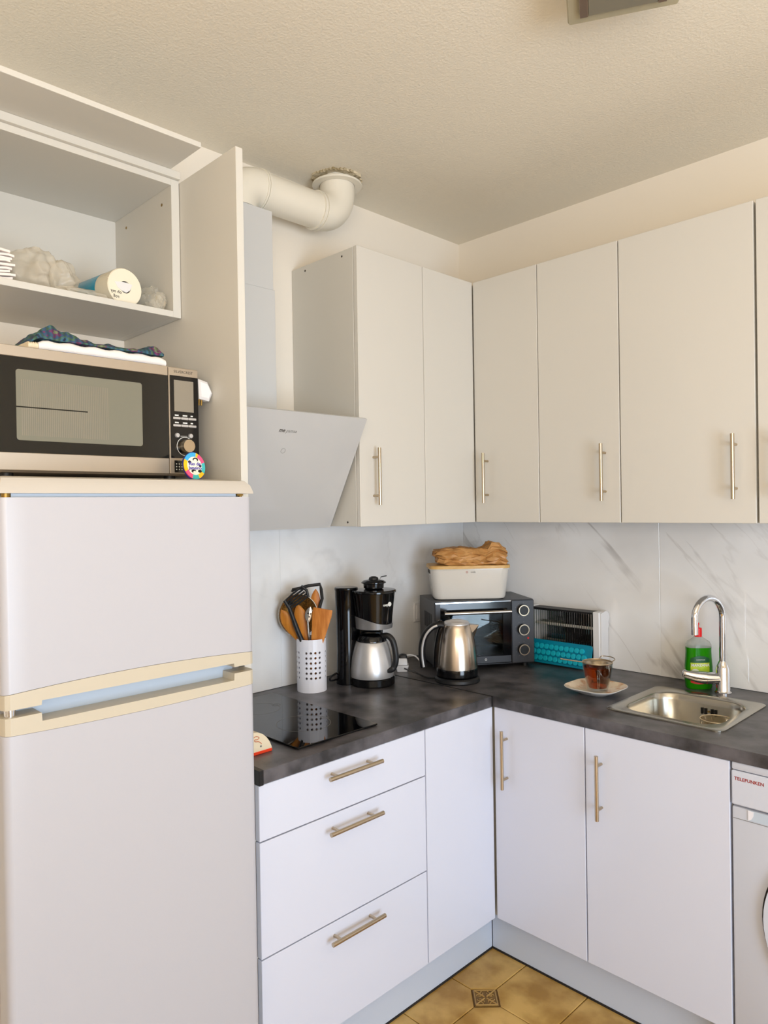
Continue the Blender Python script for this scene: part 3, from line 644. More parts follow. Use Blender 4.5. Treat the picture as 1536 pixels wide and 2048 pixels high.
# ------------------------------------------------------------------ mini oven with bread box
OA = radians(55.2)
t = thing('mini_oven', 'anthracite mini oven with three knobs standing across the corner', 'oven', (0.375, -0.3325, CT), OA)
OW, OD, OZ0, OZ1 = 0.396, 0.262, 0.014, 0.262; hw = OW / 2
for sx in (-1, 1):
    for y_ in (0.03, OD - 0.03): part('foot', cyl(B(), (sx * (hw - 0.03), y_, 0), (sx * (hw - 0.03), y_, OZ0 + 0.002), 0.012), M['blackm'], t)
b = B(); box(b, -hw, 0.012, OZ0, -hw + 0.012, OD, OZ1); box(b, 0.108, 0.012, OZ0, hw, OD, OZ1); box(b, -hw + 0.012, 0.012, OZ1 - 0.012, 0.108, OD, OZ1); box(b, -hw + 0.012, 0.012, OZ0, 0.108, OD, OZ0 + 0.014); box(b, -hw + 0.012, OD - 0.008, OZ0 + 0.014, 0.108, OD, OZ1 - 0.012)
part('housing', b, M['anthr'], t, smooth=False)
b = B()
for k in range(7): box(b, -hw - 0.0006, 0.06 + k * 0.018, 0.15, -hw, 0.068 + k * 0.018, 0.21)
part('side_vents', b, M['dark'], t, smooth=False, kind='stuff')
d = part('door', bx(-hw + 0.002, 0.0, OZ0 + 0.006, -hw + 0.020, 0.011, OZ1 - 0.002), M['anthr'], t, smooth=False)
b = B(); box(b, -hw + 0.020, 0.0, OZ1 - 0.046, 0.104, 0.011, OZ1 - 0.002); box(b, -hw + 0.020, 0.0, OZ0 + 0.006, 0.104, 0.011, OZ0 + 0.040); box(b, 0.072, 0.0, OZ0 + 0.04, 0.104, 0.011, OZ1 - 0.046)
part('door_frame', b, M['black'], d, smooth=False)
part('glass', bx(-hw + 0.020, 0.004, OZ0 + 0.040, 0.072, 0.008, OZ1 - 0.046), M['ovenglass'], d, smooth=False)
part('bottom_band', bx(-hw + 0.022, -0.0006, OZ0 + 0.009, 0.102, 0.001, OZ0 + 0.034), M['anthr'], d, smooth=False)
part('emblem', ringband(B(), (0.000, -0.0006, OZ0 + 0.022), X_, Z_, 0.0028, 0.0016, 0.0006, 16), M['print_white'], d, smooth=False)
b = cyl(B(), (-hw + 0.030, -0.028, OZ1 - 0.040), (0.096, -0.028, OZ1 - 0.040), 0.0065, seg=16)
for x_ in (-hw + 0.042, 0.084): cyl(b, (x_, 0.001, OZ1 - 0.040), (x_, -0.028, OZ1 - 0.040), 0.005, seg=10)
part('handle', b, M['steel'], d)
part('top_edge', bx(-hw + 0.002, -0.0004, OZ1 - 0.0052, 0.104, 0.0016, OZ1 - 0.0012), M['chrome'], d, smooth=False)
part('control_panel', bx(0.106, 0.0, OZ0 + 0.002, hw, 0.0118, OZ1 - 0.001, bev=0.003), M['anthr'], t)
for z_ in (0.222, 0.147, 0.070):
    k_ = part('knob', cyl(B(), (0.150, 0.0, z_), (0.150, -0.018, z_), 0.0205, 0.0185, 28), M['blackm'], t)
    part('knob_ring', ringband(B(), (0.150, -0.0155, z_), X_, Z_, 0.0178, 0.0034, 0.004, 32), M['nickel'], k_)
    b = B()
    for a in range(0, 360, 40): disc(b, (0.150 + 0.029 * cos(radians(a)), 0.0, z_ + 0.029 * sin(radians(a))), (0, -1, 0), 0.0012, 0.0004, 8)
    part('dial_marks', b, M['print_grey'], t, kind='stuff')
part('pilot_light', disc(B(), (0.172, 0, 0.112), (0, -1, 0), 0.004, 0.002, 12), M['lred'], t)
for z_ in (0.085, 0.130, 0.165):
    b = B()
    for y_ in (0.03, 0.24): cyl(b, (-hw + 0.013, y_, z_), (0.107, y_, z_), 0.0022, seg=6)
    for k in range(14): cyl(b, (-hw + 0.025 + k * 0.02, 0.03, z_), (-hw + 0.025 + k * 0.02, 0.24, z_), 0.0013, seg=5)
    part('rack', b, M['steel'], t)
part('tray', bx(-hw + 0.016, 0.025, 0.040, 0.104, 0.235, 0.048, bev=0.002), M['satin'], t)

OT = CT + OZ1
t = thing('bread_box', 'ivory enamel bread box with bamboo lid standing on the mini oven', 'box', (0.255, -0.288, OT), radians(47))
rg = [[(x, y, z) for x, y in rrect(w, d_, r_, 6)] for w, d_, r_, z in ((0.262, 0.130, 0.026, 0.0), (0.279, 0.146, 0.034, 0.004), (0.287, 0.152, 0.036, 0.014), (0.310, 0.170, 0.034, 0.118), (0.316, 0.176, 0.035, 0.119), (0.316, 0.176, 0.035, 0.122), (0.296, 0.164, 0.03, 0.122), (0.276, 0.150, 0.03, 0.012))]
part('body', loft(B(), rg), M['box'], t)
part('lid', loft(B(), [[(x, y, z) for x, y in rrect(0.320 - i, 0.180 - i, 0.035)] for z, i in ((0.1222, 0.006), (0.1225, 0.0), (0.1330, 0.0), (0.1345, 0.003))]), M['bamboo'], t, label='pale bamboo lid')
part('grip_hole', bx(-0.1555, -0.035, 0.100, -0.1490, 0.035, 0.118, bev=0.002), M['dark'], t)
part('lettering', text('ovela', 0.009, FY((0.010, -0.0850, 0.1095)), 0.0004), M['print_grey'], t, smooth=False)
part('emblem', ringband(B(), (-0.014, -0.0850, 0.1095), X_, Z_, 0.0026, 0.0014, 0.0008, 16), M['print_red'], t, smooth=False)

# crumpled paper bag
def crumpled_bag():
    """stiff creased paper: a coarse net of flat facets, then each facet creased again"""
    b = B(); rnd = random.Random(11); bmesh.ops.create_cube(b, size=1.0); bmesh.ops.subdivide_edges(b, edges=b.edges[:], cuts=9, use_grid_fill=True)
    for v in b.verts:
        x, y, z = v.co; u = x + 0.5
        hgt = 0.054 + 0.005 * sin(u * 5) + 0.036 * math.exp(-((u - 0.84) / 0.10) ** 2) + 0.004 * (u > 0.1)
        dep = 0.132 - 0.05 * max(0, 0.12 - u) / 0.12
        lift = 0.008 * max(0, 0.16 - u) / 0.16 * (0.5 - z)
        j = lambda s_: (rnd.random() - 0.5) * s_
        v.co = Vector((x * 0.268 + j(0.014) - (0.010 if z > 0 and u < 0.1 else 0), y * dep + j(0.020), (z + 0.5) * hgt + lift + (j(0.012) if z > -0.45 else 0.0)))
    bmesh.ops.triangulate(b, faces=b.faces[:], quad_method='SHORT_EDGE')
    bmesh.ops.subdivide_edges(b, edges=b.edges[:], cuts=1, use_grid_fill=True)
    b.normal_update(); off = Vector((3.1, 5.2, 1.3))
    for v in b.verts:
        p = Vector((v.co.x * 22, v.co.y * 40, v.co.z * 44)) + off
        v.co += v.normal * ((0.5 - abs(noise.noise(p)) * 1.6) * 0.0055)
        v.co.z = max(v.co.z, 0.0)
    return b
solo('paper_bag', crumpled_bag(), M['kraft'], 'crumpled brown paper bag lying on the bread box lid', 'bag', (0.264, -0.279, OT + 0.1347), radians(47), angle=9)

# ------------------------------------------------------------------ heater and silicone tray
t = thing('heater', 'low white electric heater with chrome wire grille leaning at the marble wall', 'heater', (0.55, -0.046, CT))
HX0, HX1 = 0.385 - 0.55, 0.7165 - 0.55; hy0, hy1 = -0.034, 0.034
part('end_cap', bx(HX1 - 0.029, hy0, 0.0, HX1, hy1, 0.220, bev=0.003), M['white'], t)
pts = [(0.0, 0.0), (0.0, 0.216), (0.030, 0.222), (0.052, 0.212), (0.058, 0.196), (0.050, 0.180), (0.054, 0.168), (0.044, 0.150), (0.046, 0.120), (0.040, 0.085), (0.048, 0.05), (0.050, 0.0)]
part('end_cap_shell', loft(B(), [[(HX1 + q, hy0 + 0.004 + y * 1.12, z) for y, z in pts] for q in (0.0002, 0.005)]), M['white'], t, label='wavy white side shell')
part('end_cap', bx(HX0, hy0, 0.0, HX0 + 0.026, hy1, 0.220, bev=0.003), M['white'], t)
part('back_reflector', bx(HX0 + 0.026, hy1 - 0.004, 0.01, HX1 - 0.029, hy1, 0.212), M['mirror'], t, smooth=False)
part('top_cover', bx(HX0 + 0.026, hy0 + 0.004, 0.207, HX1 - 0.029, hy1 - 0.004, 0.216), M['blackm'], t, smooth=False)
part('bottom_cover', bx(HX0 + 0.026, hy0 + 0.004, 0.0, HX1 - 0.029, hy1 - 0.004, 0.010), M['blackm'], t, smooth=False)
part('back_reflector', bx(HX0 + 0.15, hy1 - 0.008, 0.012, HX1 - 0.03, hy1 - 0.0045, 0.206), M['dark'], t, smooth=False)
for z_ in (0.150, 0.075): part('heating_rod', cyl(B(), (HX0 + 0.026, 0.004, z_), (HX1 - 0.029, 0.004, z_), 0.006, seg=12), M['quartz'], t)
n_ = 27
for k in range(n_): 
    x_ = HX0 + 0.032 + (HX1 - HX0 - 0.068) * k / (n_ - 1)
    part('grille_wire', cyl(B(), (x_, hy0 + 0.003, 0.004), (x_, hy0 + 0.003, 0.210), 0.0014, seg=6), M['chrome'], t)
t = thing('silicone_tray', 'teal silicone ice tray with round bumps leaning on the heater', 'tray', (0.555, -0.105, CT))
tl = radians(13); TM = Matrix.Translation((0, 0, 0.0015)) @ Matrix.Rotation(-tl, 4, 'X')
tb = loft(B(), [[(x, y_, z) for x, z in rrect(0.276 - i, 0.092 - i, 0.012, 5, 0, 0.046)] for y_, i in ((0.0, 0.003), (-0.003, 0.0), (-0.006, 0.002))])
part('sheet', xf(tb, TM), M['teal'], t)
part('lip', xf(bx(-0.136, -0.016, 0.0, 0.136, -0.005, 0.007, bev=0.002), TM), M['teal'], t)
bmp = mesh_of(lathe(B(), [(0.0104, 0.0), (0.0104, 0.0060), (0.0092, 0.0078), (0.0, 0.0080)], 18), M['teal_lit'])
for r_ in range(3):
    for k in range(11):
        x_ = -0.124 + k * 0.0222 + (0.011 if r_ == 1 else 0.0)
        if x_ > 0.118: continue
        o = bpy.data.objects.new('bump', bmp); COL.objects.link(o); o.parent = t
        o.matrix_local = TM @ basis((x_, -0.006, 0.020 + r_ * 0.0232), X_, Z_)

# ------------------------------------------------------------------ kettle
t = thing('kettle', 'brushed steel electric kettle with black handle in front of the mini oven', 'kettle', (0.409, -0.547, CT), YAW)
part('power_base', lathe(B(), [(0.080, 0.0), (0.082, 0.004), (0.080, 0.013), (0.074, 0.018), (0.05, 0.019)], 40), M['blackm'], t)
part('base_ring', lathe(B(), [(0.068, 0.0192), (0.0745, 0.024), (0.0755, 0.046), (0.0745, 0.050)], 40), M['black'], t)
part('jug', lathe(B(), [(0.0742, 0.0502), (0.0740, 0.058), (0.0715, 0.095), (0.0670, 0.135), (0.0600, 0.170), (0.0525, 0.194), (0.0495, 0.202), (0.0480, 0.204)], 48), M['kettle'], t, angle=50)
part('lid', lathe(B(), [(0.0478, 0.2042), (0.0475, 0.208), (0.042, 0.214), (0.024, 0.219), (0.0, 0.220)], 40), M['satin'], t)
b = loft(B(), [[(0.046 + q * (0.012 + 0.030), s * w, z) for q, s, w, z in ((0, 1, 0.020, 0.203), (0, 1, 0.022, 0.165), (0, -1, 0.022, 0.165), (0, -1, 0.020, 0.203))],
               [(0.0800, 0.006, 0.200), (0.0640, 0.004, 0.160), (0.0640, -0.004, 0.160), (0.0800, -0.006, 0.200)]])
part('spout', b, M['kettle'], t)
hp = curve([(-0.044, 0, 0.200), (-0.062, 0, 0.203), (-0.088, 0, 0.194), (-0.112, 0, 0.168), (-0.124, 0, 0.132), (-0.126, 0, 0.095), (-0.122, 0, 0.060), (-0.120, 0, 0.052)], 6)
hd = part('handle', tube(B(), hp, 0.0125, 14, flat=1.35, up=(1, 0, 0)), M['blackm'], t)
part('handle_inlay', tube(B(), [Vector(p) + Vector((0.0, -0.0150, 0)) for p in hp[8:-3]], 0.0045, 8), M['satin'], hd)
part('back_strip', tube(B(), curve([(-0.046, 0, 0.200), (-0.060, 0, 0.178), (-0.0705, 0, 0.130), (-0.076, 0, 0.085), (-0.0775, 0, 0.050)], 5), 0.0095, 12, flat=1.3, up=(1, 0, 0)), M['black'], t)
part('lid_button', bx(-0.066, -0.010, 0.212, -0.050, 0.010, 0.219, bev=0.003), M['black'], t)
part('cord', tube(B(), curve([(-0.078, 0.01, 0.008), (-0.11, 0.03, 0.006), (-0.150, 0.05, 0.020), (-0.190, 0.055, 0.034)], 6), 0.0032, 8), M['blackm'], t)

# ------------------------------------------------------------------ coffee maker
t = thing('coffee_maker', 'black filter coffee maker with steel thermos jug', 'coffee maker', (0.212, -0.783, CT), YAW)
part('base', loft(B(), [[(x, y, z) for x, y in rrect(0.158 - i, 0.150 - i, 0.070, 8, 0.002, 0.0)] for z, i in ((0.0, 0.006), (0.004, 0.0), (0.026, 0.0), (0.030, 0.006))]), M['black'], t)
part('tank', loft(B(), [[(-0.089 + r_ * cos(a), 0.016 + r_ * sin(a), z) for a in [2 * pi * k / 32 for k in range(32)]] for r_, z in ((0.0395, 0.0), (0.0400, 0.004), (0.0360, 0.12), (0.0385, 0.26), (0.0410, 0.333), (0.0425, 0.336), (0.0425, 0.342), (0.040, 0.345))]), M['black'], t)
part('column', bx(-0.062, 0.040, 0.029, 0.040, 0.072, 0.330, bev=0.010, seg=2), M['black'], t)
bk = [(0.0620, 0.201), (0.0640, 0.204), (0.0660, 0.235), (0.0720, 0.290), (0.0765, 0.326)]
part('filter_holder', lathe(B(), bk, 40, (0.0095, 0, 0)), M['black'], t, angle=50)
b = B(); n_ = 40; lo = []; hi = []
for k in range(n_ + 1):
    a = pi * 1.02 + (pi * 0.96) * k / n_
    top = 0.246 - 0.030 / (1 + math.exp(-(k / n_ - 0.45) * 9)) + 0.004 * max(0, k / n_ - 0.75) * 4
    lo.append((0.0095 + 0.0652 * cos(a), 0.0652 * sin(a), 0.2012)); hi.append((0.0095 + 0.0685 * cos(a), 0.0685 * sin(a), top))
vl = [b.verts.new(p) for p in lo]; vh = [b.verts.new(p) for p in hi]
for k in range(n_): b.faces.new((vl[k], vl[k + 1], vh[k + 1], vh[k]))
bmesh.ops.solidify(b, geom=b.faces[:], thickness=0.0008)
part('silver_band', b, M['satin'], t, label='swooping silver band below the filter holder')
part('top_cover', lathe(B(), [(0.0768, 0.3262), (0.0800, 0.328), (0.0800, 0.333), (0.077, 0.337), (0.044, 0.339), (0.0, 0.339)], 40, (0.0105, 0, 0)), M['black'], t)
part('bridge', bx(-0.088, 0.0, 0.328, -0.05, 0.045, 0.338, bev=0.003), M['black'], t)
b = text('coffee', 0.0095, FX((0, 0, 0))); 
a_ = radians(-48); nn = Vector((cos(a_), sin(a_), 0))
lt = basis(Vector((0.0095, 0, 0.288)) + nn * 0.0727, (-sin(a_), cos(a_), 0.0), (0.1 * cos(a_), 0.1 * sin(a_), 1))
part('emblem', disc(B(), lt @ Vector((0.0105, 0.0012, -0.0010)), nn, 0.0078, 0.0018, 20), M['print_white'], t)
b.free(); part('lettering', text('cosy', 0.0125, lt @ Matrix.Translation((-0.0080, 0, 0.0002)), 0.0010, 0.0, 0.0003), M['print_white'], t, smooth=False)
jug = part('thermos_jug', lathe(B(), [(0.0760, 0.0302), (0.0775, 0.036), (0.0765, 0.060), (0.0705, 0.100), (0.0610, 0.138), (0.0560, 0.152), (0.0530, 0.155)], 48, (0.0, -0.004, 0)), M['satin'], t, angle=50)
part('jug_lid', lathe(B(), [(0.0535, 0.1552), (0.0525, 0.165), (0.0440, 0.176), (0.030, 0.180), (0.0, 0.181)], 36, (0.0, -0.004, 0)), M['black'], jug)
hp = curve([(0.030, -0.020, 0.172), (0.056, -0.030, 0.176), (0.074, -0.036, 0.160), (0.083, -0.038, 0.125), (0.085, -0.038, 0.088), (0.074, -0.036, 0.060), (0.050, -0.052, 0.056)], 6)
part('jug_handle', tube(B(), hp, 0.0085, 12, flat=1.25, up=(1, 0, 0)), M['blackm'], jug)
part('cord', tube(B(), curve([(-0.112, 0.045, 0.012), (-0.135, 0.030, 0.008), (-0.150, 0.005, 0.012), (-0.148, -0.005, 0.026), (-0.130, 0.02, 0.034), (-0.115, 0.04, 0.030)], 6), 0.0032, 8), M['blackm'], t)
t = thing('jug_lid', 'spare round black thermos lid with a small lever lying on the coffee maker', 'lid', (0.2195, -0.7755, CT + 0.3392), YAW)
part('rim', lathe(B(), [(0.030, 0.0), (0.036, 0.004), (0.037, 0.018), (0.0445, 0.021), (0.0445, 0.024), (0.036, 0.030), (0.020, 0.033)], 36), M['black'], t)
part('dome', lathe(B(), [(0.018, 0.0325), (0.016, 0.040), (0.008, 0.044), (0.0, 0.0445)], 28), M['blackm'], t)
part('lever', loft(B(), [[(x, y, z) for y in (-0.005, 0.005)] + [(x, y, z + 0.003) for y in (0.005, -0.005)] for x, z in ((0.022, 0.031), (0.026, 0.040), (0.034, 0.042), (0.047, 0.044))]), M['blackm'], t)

# ------------------------------------------------------------------ utensil pot and utensils
PC = Vector((0.118, -0.982, CT))
t = thing('utensil_pot', 'white metal utensil pot with rows of round holes', 'pot', PC, YAW)
def pot():
    b = B(); R = 0.0515; Ht = 0.181; seg = 96; cols = {}
    th0 = radians(-90)
    zr = []; holes = []
    # wall as a grid; square cells turned to round holes by an octagon cut
    rows = [0.050 + k * 0.0172 for k in range(6)]
    hr = 0.0042; zs = [0.0, 0.004]
    for z in rows: zs += [z - 0.0075, z + 0.0075]
    zs += [Ht - 0.003, Ht]
    ang = []; fams = []
    for f in range(4):
        for c_ in range(4): fams.append(radians(f * 90 - 90 + 12 + (c_ - 1.5) * 17.5))
    da = 0.0078 / R
    aa = sorted({round(x % (2 * pi), 6) for a in fams for x in (a - da, a + da)})
    full = []
    for i, a in enumerate(aa):
        nx = aa[(i + 1) % len(aa)] + (2 * pi if i == len(aa) - 1 else 0); full.append(a)
        n = int((nx - a) / radians(9))
        for k in range(1, n): full.append(a + (nx - a) * k / n)
    full.sort(); fm = [x % (2 * pi) for x in fams]
    V = {}
    def vt(a, z):
        k = (round(a % (2 * pi), 5), round(z, 5))
        if k not in V: V[k] = b.verts.new((R * cos(a), R * sin(a), z))
        return V[k]
    for i, a in enumerate(full):
        a2 = full[(i + 1) % len(full)] + (2 * pi if i == len(full) - 1 else 0)
        for z0, z1 in zip(zs, zs[1:]):
            am, zm = (a + a2) / 2, (z0 + z1) / 2
            hole = any(abs(zm - r_) < 0.001 for r_ in rows) and any(abs((am - f + pi) % (2 * pi) - pi) < 0.01 for f in fm)
            if not hole: b.faces.new((vt(a, z0), vt(a2, z0), vt(a2, z1), vt(a, z1)))
            else:
                cor = [vt(a, z0), vt(a2, z0), vt(a2, z1), vt(a, z1)]
                N = 12; ring = [b.verts.new((R * cos(am + hr / R * cos(q)), R * sin(am + hr / R * cos(q)), zm + hr * sin(q))) for q in [2 * pi * k / N - 3 * pi / 4 for k in range(N)]]
                for s in range(4):
                    seg_ = [ring[(s * 3 + k) % N] for k in range(4)]
                    b.faces.new([cor[s]] + [cor[(s + 1) % 4]] + seg_[::-1])
    bmesh.ops.recalc_face_normals(b, faces=b.faces[:])
    bmesh.ops.solidify(b, geom=b.faces[:], thickness=0.0012)
    return b
part('wall', pot(), M['potw'], t, angle=25)
part('bottom', lathe(B(), [(0.0498, 0.0), (0.0498, 0.003)], 40), M['potw'], t)
U = lambda u, v, z: (u, v, z)      # u to the right seen from the room, v away, z above the worktop
PL = (PC.x, PC.y, CT)
def stick(name, label, cat, pieces, group=None):
    t = thing(name, label, cat, PL, YAW, group)
    for nm, b, mt in pieces: part(nm, b, mt, t)
    return t
def paddle(base, tip, w, th=0.006, nrm=(0, -1, 0), prof=None):
    """flat spoon bowl between two points; prof = half widths along it"""
    b = B(); base, tip = Vector(base), Vector(tip); ax = (tip - base); L = ax.length; ax.normalize()
    nrm = Vector(nrm); sd = ax.cross(nrm).normalized(); nn = sd.cross(ax)
    rings = []
    for i, q in enumerate(prof):
        c = base + ax * (L * i / (len(prof) - 1)); hw_ = max(q * w, 0.0006)
        rings.append([c + sd * (hw_ * cos(a)) + nn * (th * 0.5 * sin(a) * (0.5 + 0.5 * min(1, hw_ / w))) for a in [2 * pi * k / 16 for k in range(16)]])
    return loft(b, rings)
OV = [0.25, 0.45, 0.68, 0.85, 0.96, 1.0, 0.97, 0.86, 0.66, 0.38, 0.04]
OVL = [0.45, 0.55, 0.66, 0.78, 0.9, 0.98, 1.0, 0.95, 0.80, 0.5, 0.05]
rod = lambda a, b_, r0, r1=None: cyl(B(), a, b_, r0, r1, 12)
stick('wooden_spoon', 'wooden spoon leaning out at the fridge side of the utensil pot', 'spoon',
    [('handle', rod((0.026, 0.010, 0.006), (-0.036, -0.008, 0.175), 0.006), M['wood']), ('bowl', paddle((-0.034, -0.008, 0.170), (-0.100, -0.020, 0.282), 0.0245, 0.010, (0, -1, 0), OVL), M['wood'])])
stick('wooden_spoon', 'wooden spoon standing in the middle of the utensil pot behind the black turner', 'spoon',
    [('handle', rod((0.010, -0.010, 0.006), (-0.018, -0.004, 0.170), 0.006), M['wood']), ('bowl', paddle((-0.016, -0.004, 0.165), (-0.046, 0.004, 0.298), 0.0235, 0.010, (0, -1, 0), OVL), M['wood'])])
stick('wooden_spoon', 'striped wooden spoon standing highest at the back of the utensil pot', 'spoon',
    [('handle', rod((-0.004, 0.026, 0.006), (0.010, 0.040, 0.250), 0.006), M['wood2']), ('bowl', paddle((0.010, 0.040, 0.240), (0.014, 0.044, 0.345), 0.0165, 0.010, (0, -1, 0), OVL), M['wood2'])])
b = paddle((0.018, -0.026, 0.145), (0.046, -0.040, 0.286), 0.0335, 0.006, (0, -1, 0), [0.52, 0.60, 0.68, 0.76, 0.84, 0.92, 1.0, 0.98])
stick('wooden_spatula', 'broad slanted wooden spatula at the coffee maker side of the utensil pot', 'spatula', [('handle', rod((0.004, -0.004, 0.006), (0.018, -0.026, 0.150), 0.0065), M['wood2']), ('blade', b, M['wood2'])])
# black slotted turner
hb = tube(B(), curve([(-0.028, -0.034, 0.176), (-0.044, -0.034, 0.215), (-0.060, -0.034, 0.262), (-0.068, -0.034, 0.285), (-0.070, -0.034, 0.300), (-0.062, -0.036, 0.312)], 6), [0.0085] * 10 + [0.0075] * 10 + [0.006] * 11, 12)
sl = B(); o_ = Vector((-0.076, -0.036, 0.300)); ex = Vector((0.80, 0.10, 0.60)).normalized(); ey = Vector((-0.52, 0.0, 0.85)).normalized()
for k in range(5):
    q = (k - 2) * 0.0098
    tube(sl, [o_ + ey * q * 0.8, o_ + ex * 0.035 + ey * q, o_ + ex * 0.074 + ey * q], 0.0034, 8)
tube(sl, [o_ + ey * -0.019, o_ + ey * 0.019], 0.006, 8); tube(sl, [o_ + ex * 0.074 + ey * -0.023, o_ + ex * 0.082, o_ + ex * 0.074 + ey * 0.023], 0.0050, 8)
stick('slotted_turner', 'black slotted nylon turner at the front of the utensil pot', 'turner', [('shaft', rod((0.008, -0.020, 0.006), (-0.028, -0.034, 0.180), 0.006), M['steel']), ('handle', hb, M['blackm']), ('head', sl, M['blackm'])])
# sieve with wire mesh
b = B(); sc = Vector((-0.046, 0.018, 0.258)); N_ = 40
sx, sz, sn = Vector((0.97, 0.10, -0.16)).normalized(), Vector((0.12, 0.18, 0.97)).normalized(), Vector((0.05, 1.0, -0.1)).normalized()
rim = [sc + sx * (0.068 * cos(2 * pi * k / N_)) + sz * (0.072 * sin(2 * pi * k / N_)) for k in range(N_)]
bowl = loft(B(), [[sc + sx * (0.067 * r_ * cos(2 * pi * k / N_)) + sz * (0.071 * r_ * sin(2 * pi * k / N_)) + sn * (0.026 * (1 - r_ * r_)) for k in range(N_)] for r_ in (1.0, 0.8, 0.6, 0.4, 0.2, 0.02)], cap0=False)
stick('sieve', 'round wire sieve with steel rim at the back of the utensil pot', 'sieve', [('rim', tube(b, rim, 0.0028, 8, closed=True), M['steel']), ('mesh', bowl, M['sieve']), ('handle', rod((0.014, 0.018, 0.006), (-0.030, 0.018, 0.190), 0.004), M['steel'])])
# steel slotted spoon
sb = paddle((-0.010, -0.018, 0.235), (0.000, -0.012, 0.290), 0.014, 0.004, (0, -1, 0), OV)
hl = B()
for q in ((-0.008, 0.268), (0.001, 0.266), (-0.004, 0.256)): disc(hl, (q[0], -0.0195, q[1]), (0, -1, 0), 0.0024, 0.0008, 10)
stick('slotted_spoon', 'slim steel slotted spoon next to the wooden spatula', 'spoon', [('handle', rod((0.004, 0.0, 0.006), (-0.010, -0.018, 0.245), 0.0042), M['steel']), ('bowl', sb, M['chrome']), ('holes', hl, M['dark'])])
# black angular masher
b = tube(B(), [(0.026, 0.030, 0.270), (0.030, 0.034, 0.290), (0.037, 0.034, 0.312), (0.034, 0.034, 0.345), (0.030, 0.034, 0.362), (-0.010, 0.030, 0.358), (-0.040, 0.026, 0.350), (-0.064, 0.024, 0.346), (-0.066, 0.024, 0.338)], 0.0058, 10)
stick('masher', 'black angular masher rising above the other utensils in the pot', 'masher', [('shaft', rod((0.012, 0.010, 0.006), (0.027, 0.031, 0.275), 0.0045), M['blackm']), ('frame', b, M['blackm'])])

# ------------------------------------------------------------------ cup of tea on a plate
t = thing('plate', 'small white square plate with brown speckled middle near the sink', 'plate', (0.860, -0.370, CT))
rg = [[(x, y, z) for x, y in rrect(w, w, r_, 8)] for w, r_, z in ((0.090, 0.03, 0.0), (0.098, 0.034, 0.001), (0.104, 0.036, 0.004), (0.140, 0.050, 0.010), (0.181, 0.060, 0.0215), (0.183, 0.060, 0.0235), (0.180, 0.059, 0.0240))]
part('dish', loft(B(), rg, cap1=False), M['plate'], t)
rg = [[(x, y, z) for x, y in rrect(w, w, r_, 8)] for w, r_, z in ((0.180, 0.059, 0.0240), (0.175, 0.057, 0.0225), (0.140, 0.049, 0.0135), (0.104, 0.036, 0.0078), (0.03, 0.012, 0.0075))]
part('glaze', loft(B(), rg, cap0=False), M['plated'], t, label='speckled brown inner glaze')
TC = (0.868, -0.372, CT + 0.0082)
t = thing('tea_glass', 'handled glass of dark tea with metal strainer standing on the plate', 'cup', TC, YAW)
gl = [(0.031, 0.0), (0.033, 0.002), (0.0335, 0.010), (0.0365, 0.024), (0.0430, 0.050), (0.0480, 0.078), (0.0490, 0.092), (0.0475, 0.0925), (0.0460, 0.078), (0.0410, 0.050), (0.0345, 0.024), (0.030, 0.012), (0.0, 0.011)]
part('glass', lathe(B(), gl, 40), M['clear'], t, angle=50)
part('tea', lathe(B(), [(0.029, 0.0125), (0.0335, 0.0245), (0.0400, 0.050), (0.0446, 0.076), (0.0450, 0.080), (0.0, 0.080)], 40), M['tea'], t, angle=50)
part('handle', tube(B(), curve([(-0.012, -0.046, 0.076), (-0.016, -0.064, 0.074), (-0.018, -0.072, 0.050), (-0.015, -0.058, 0.026), (-0.012, -0.036, 0.022)], 6), 0.0048, 10), M['clear'], t)
part('strainer_leaves', lathe(B(), [(0.004, 0.026), (0.014, 0.028), (0.0175, 0.034), (0.0215, 0.066), (0.022, 0.072), (0.0, 0.072)], 28, (0.0165, 0.0, 0)), M['leaf'], t, label='dark tea leaves in the strainer')
b = B(); tube(b, [(0.050 * cos(a) * 0.96, 0.050 * sin(a) * 0.96, 0.0955) for a in [2 * pi * k / 36 for k in range(36)]], 0.0022, 8, closed=True)
lathe(b, [(0.047, 0.0945), (0.036, 0.093), (0.030, 0.088), (0.024, 0.074)], 36, cap0=False, cap1=False)
st = part('strainer', b, M['nickel'], t)
part('strainer_handle', tube(B(), [(-0.047, -0.006, 0.097), (-0.085, -0.012, 0.104), (-0.128, -0.018, 0.112)], [0.0020, 0.0020, 0.0024], 8), M['nickel'], st)
part('strainer_hook', tube(B(), curve([(0.020, 0.044, 0.097), (0.034, 0.062, 0.102), (0.058, 0.040, 0.103), (0.062, 0.012, 0.101), (0.045, -0.008, 0.097)], 6), 0.0016, 8), M['nickel'], st)

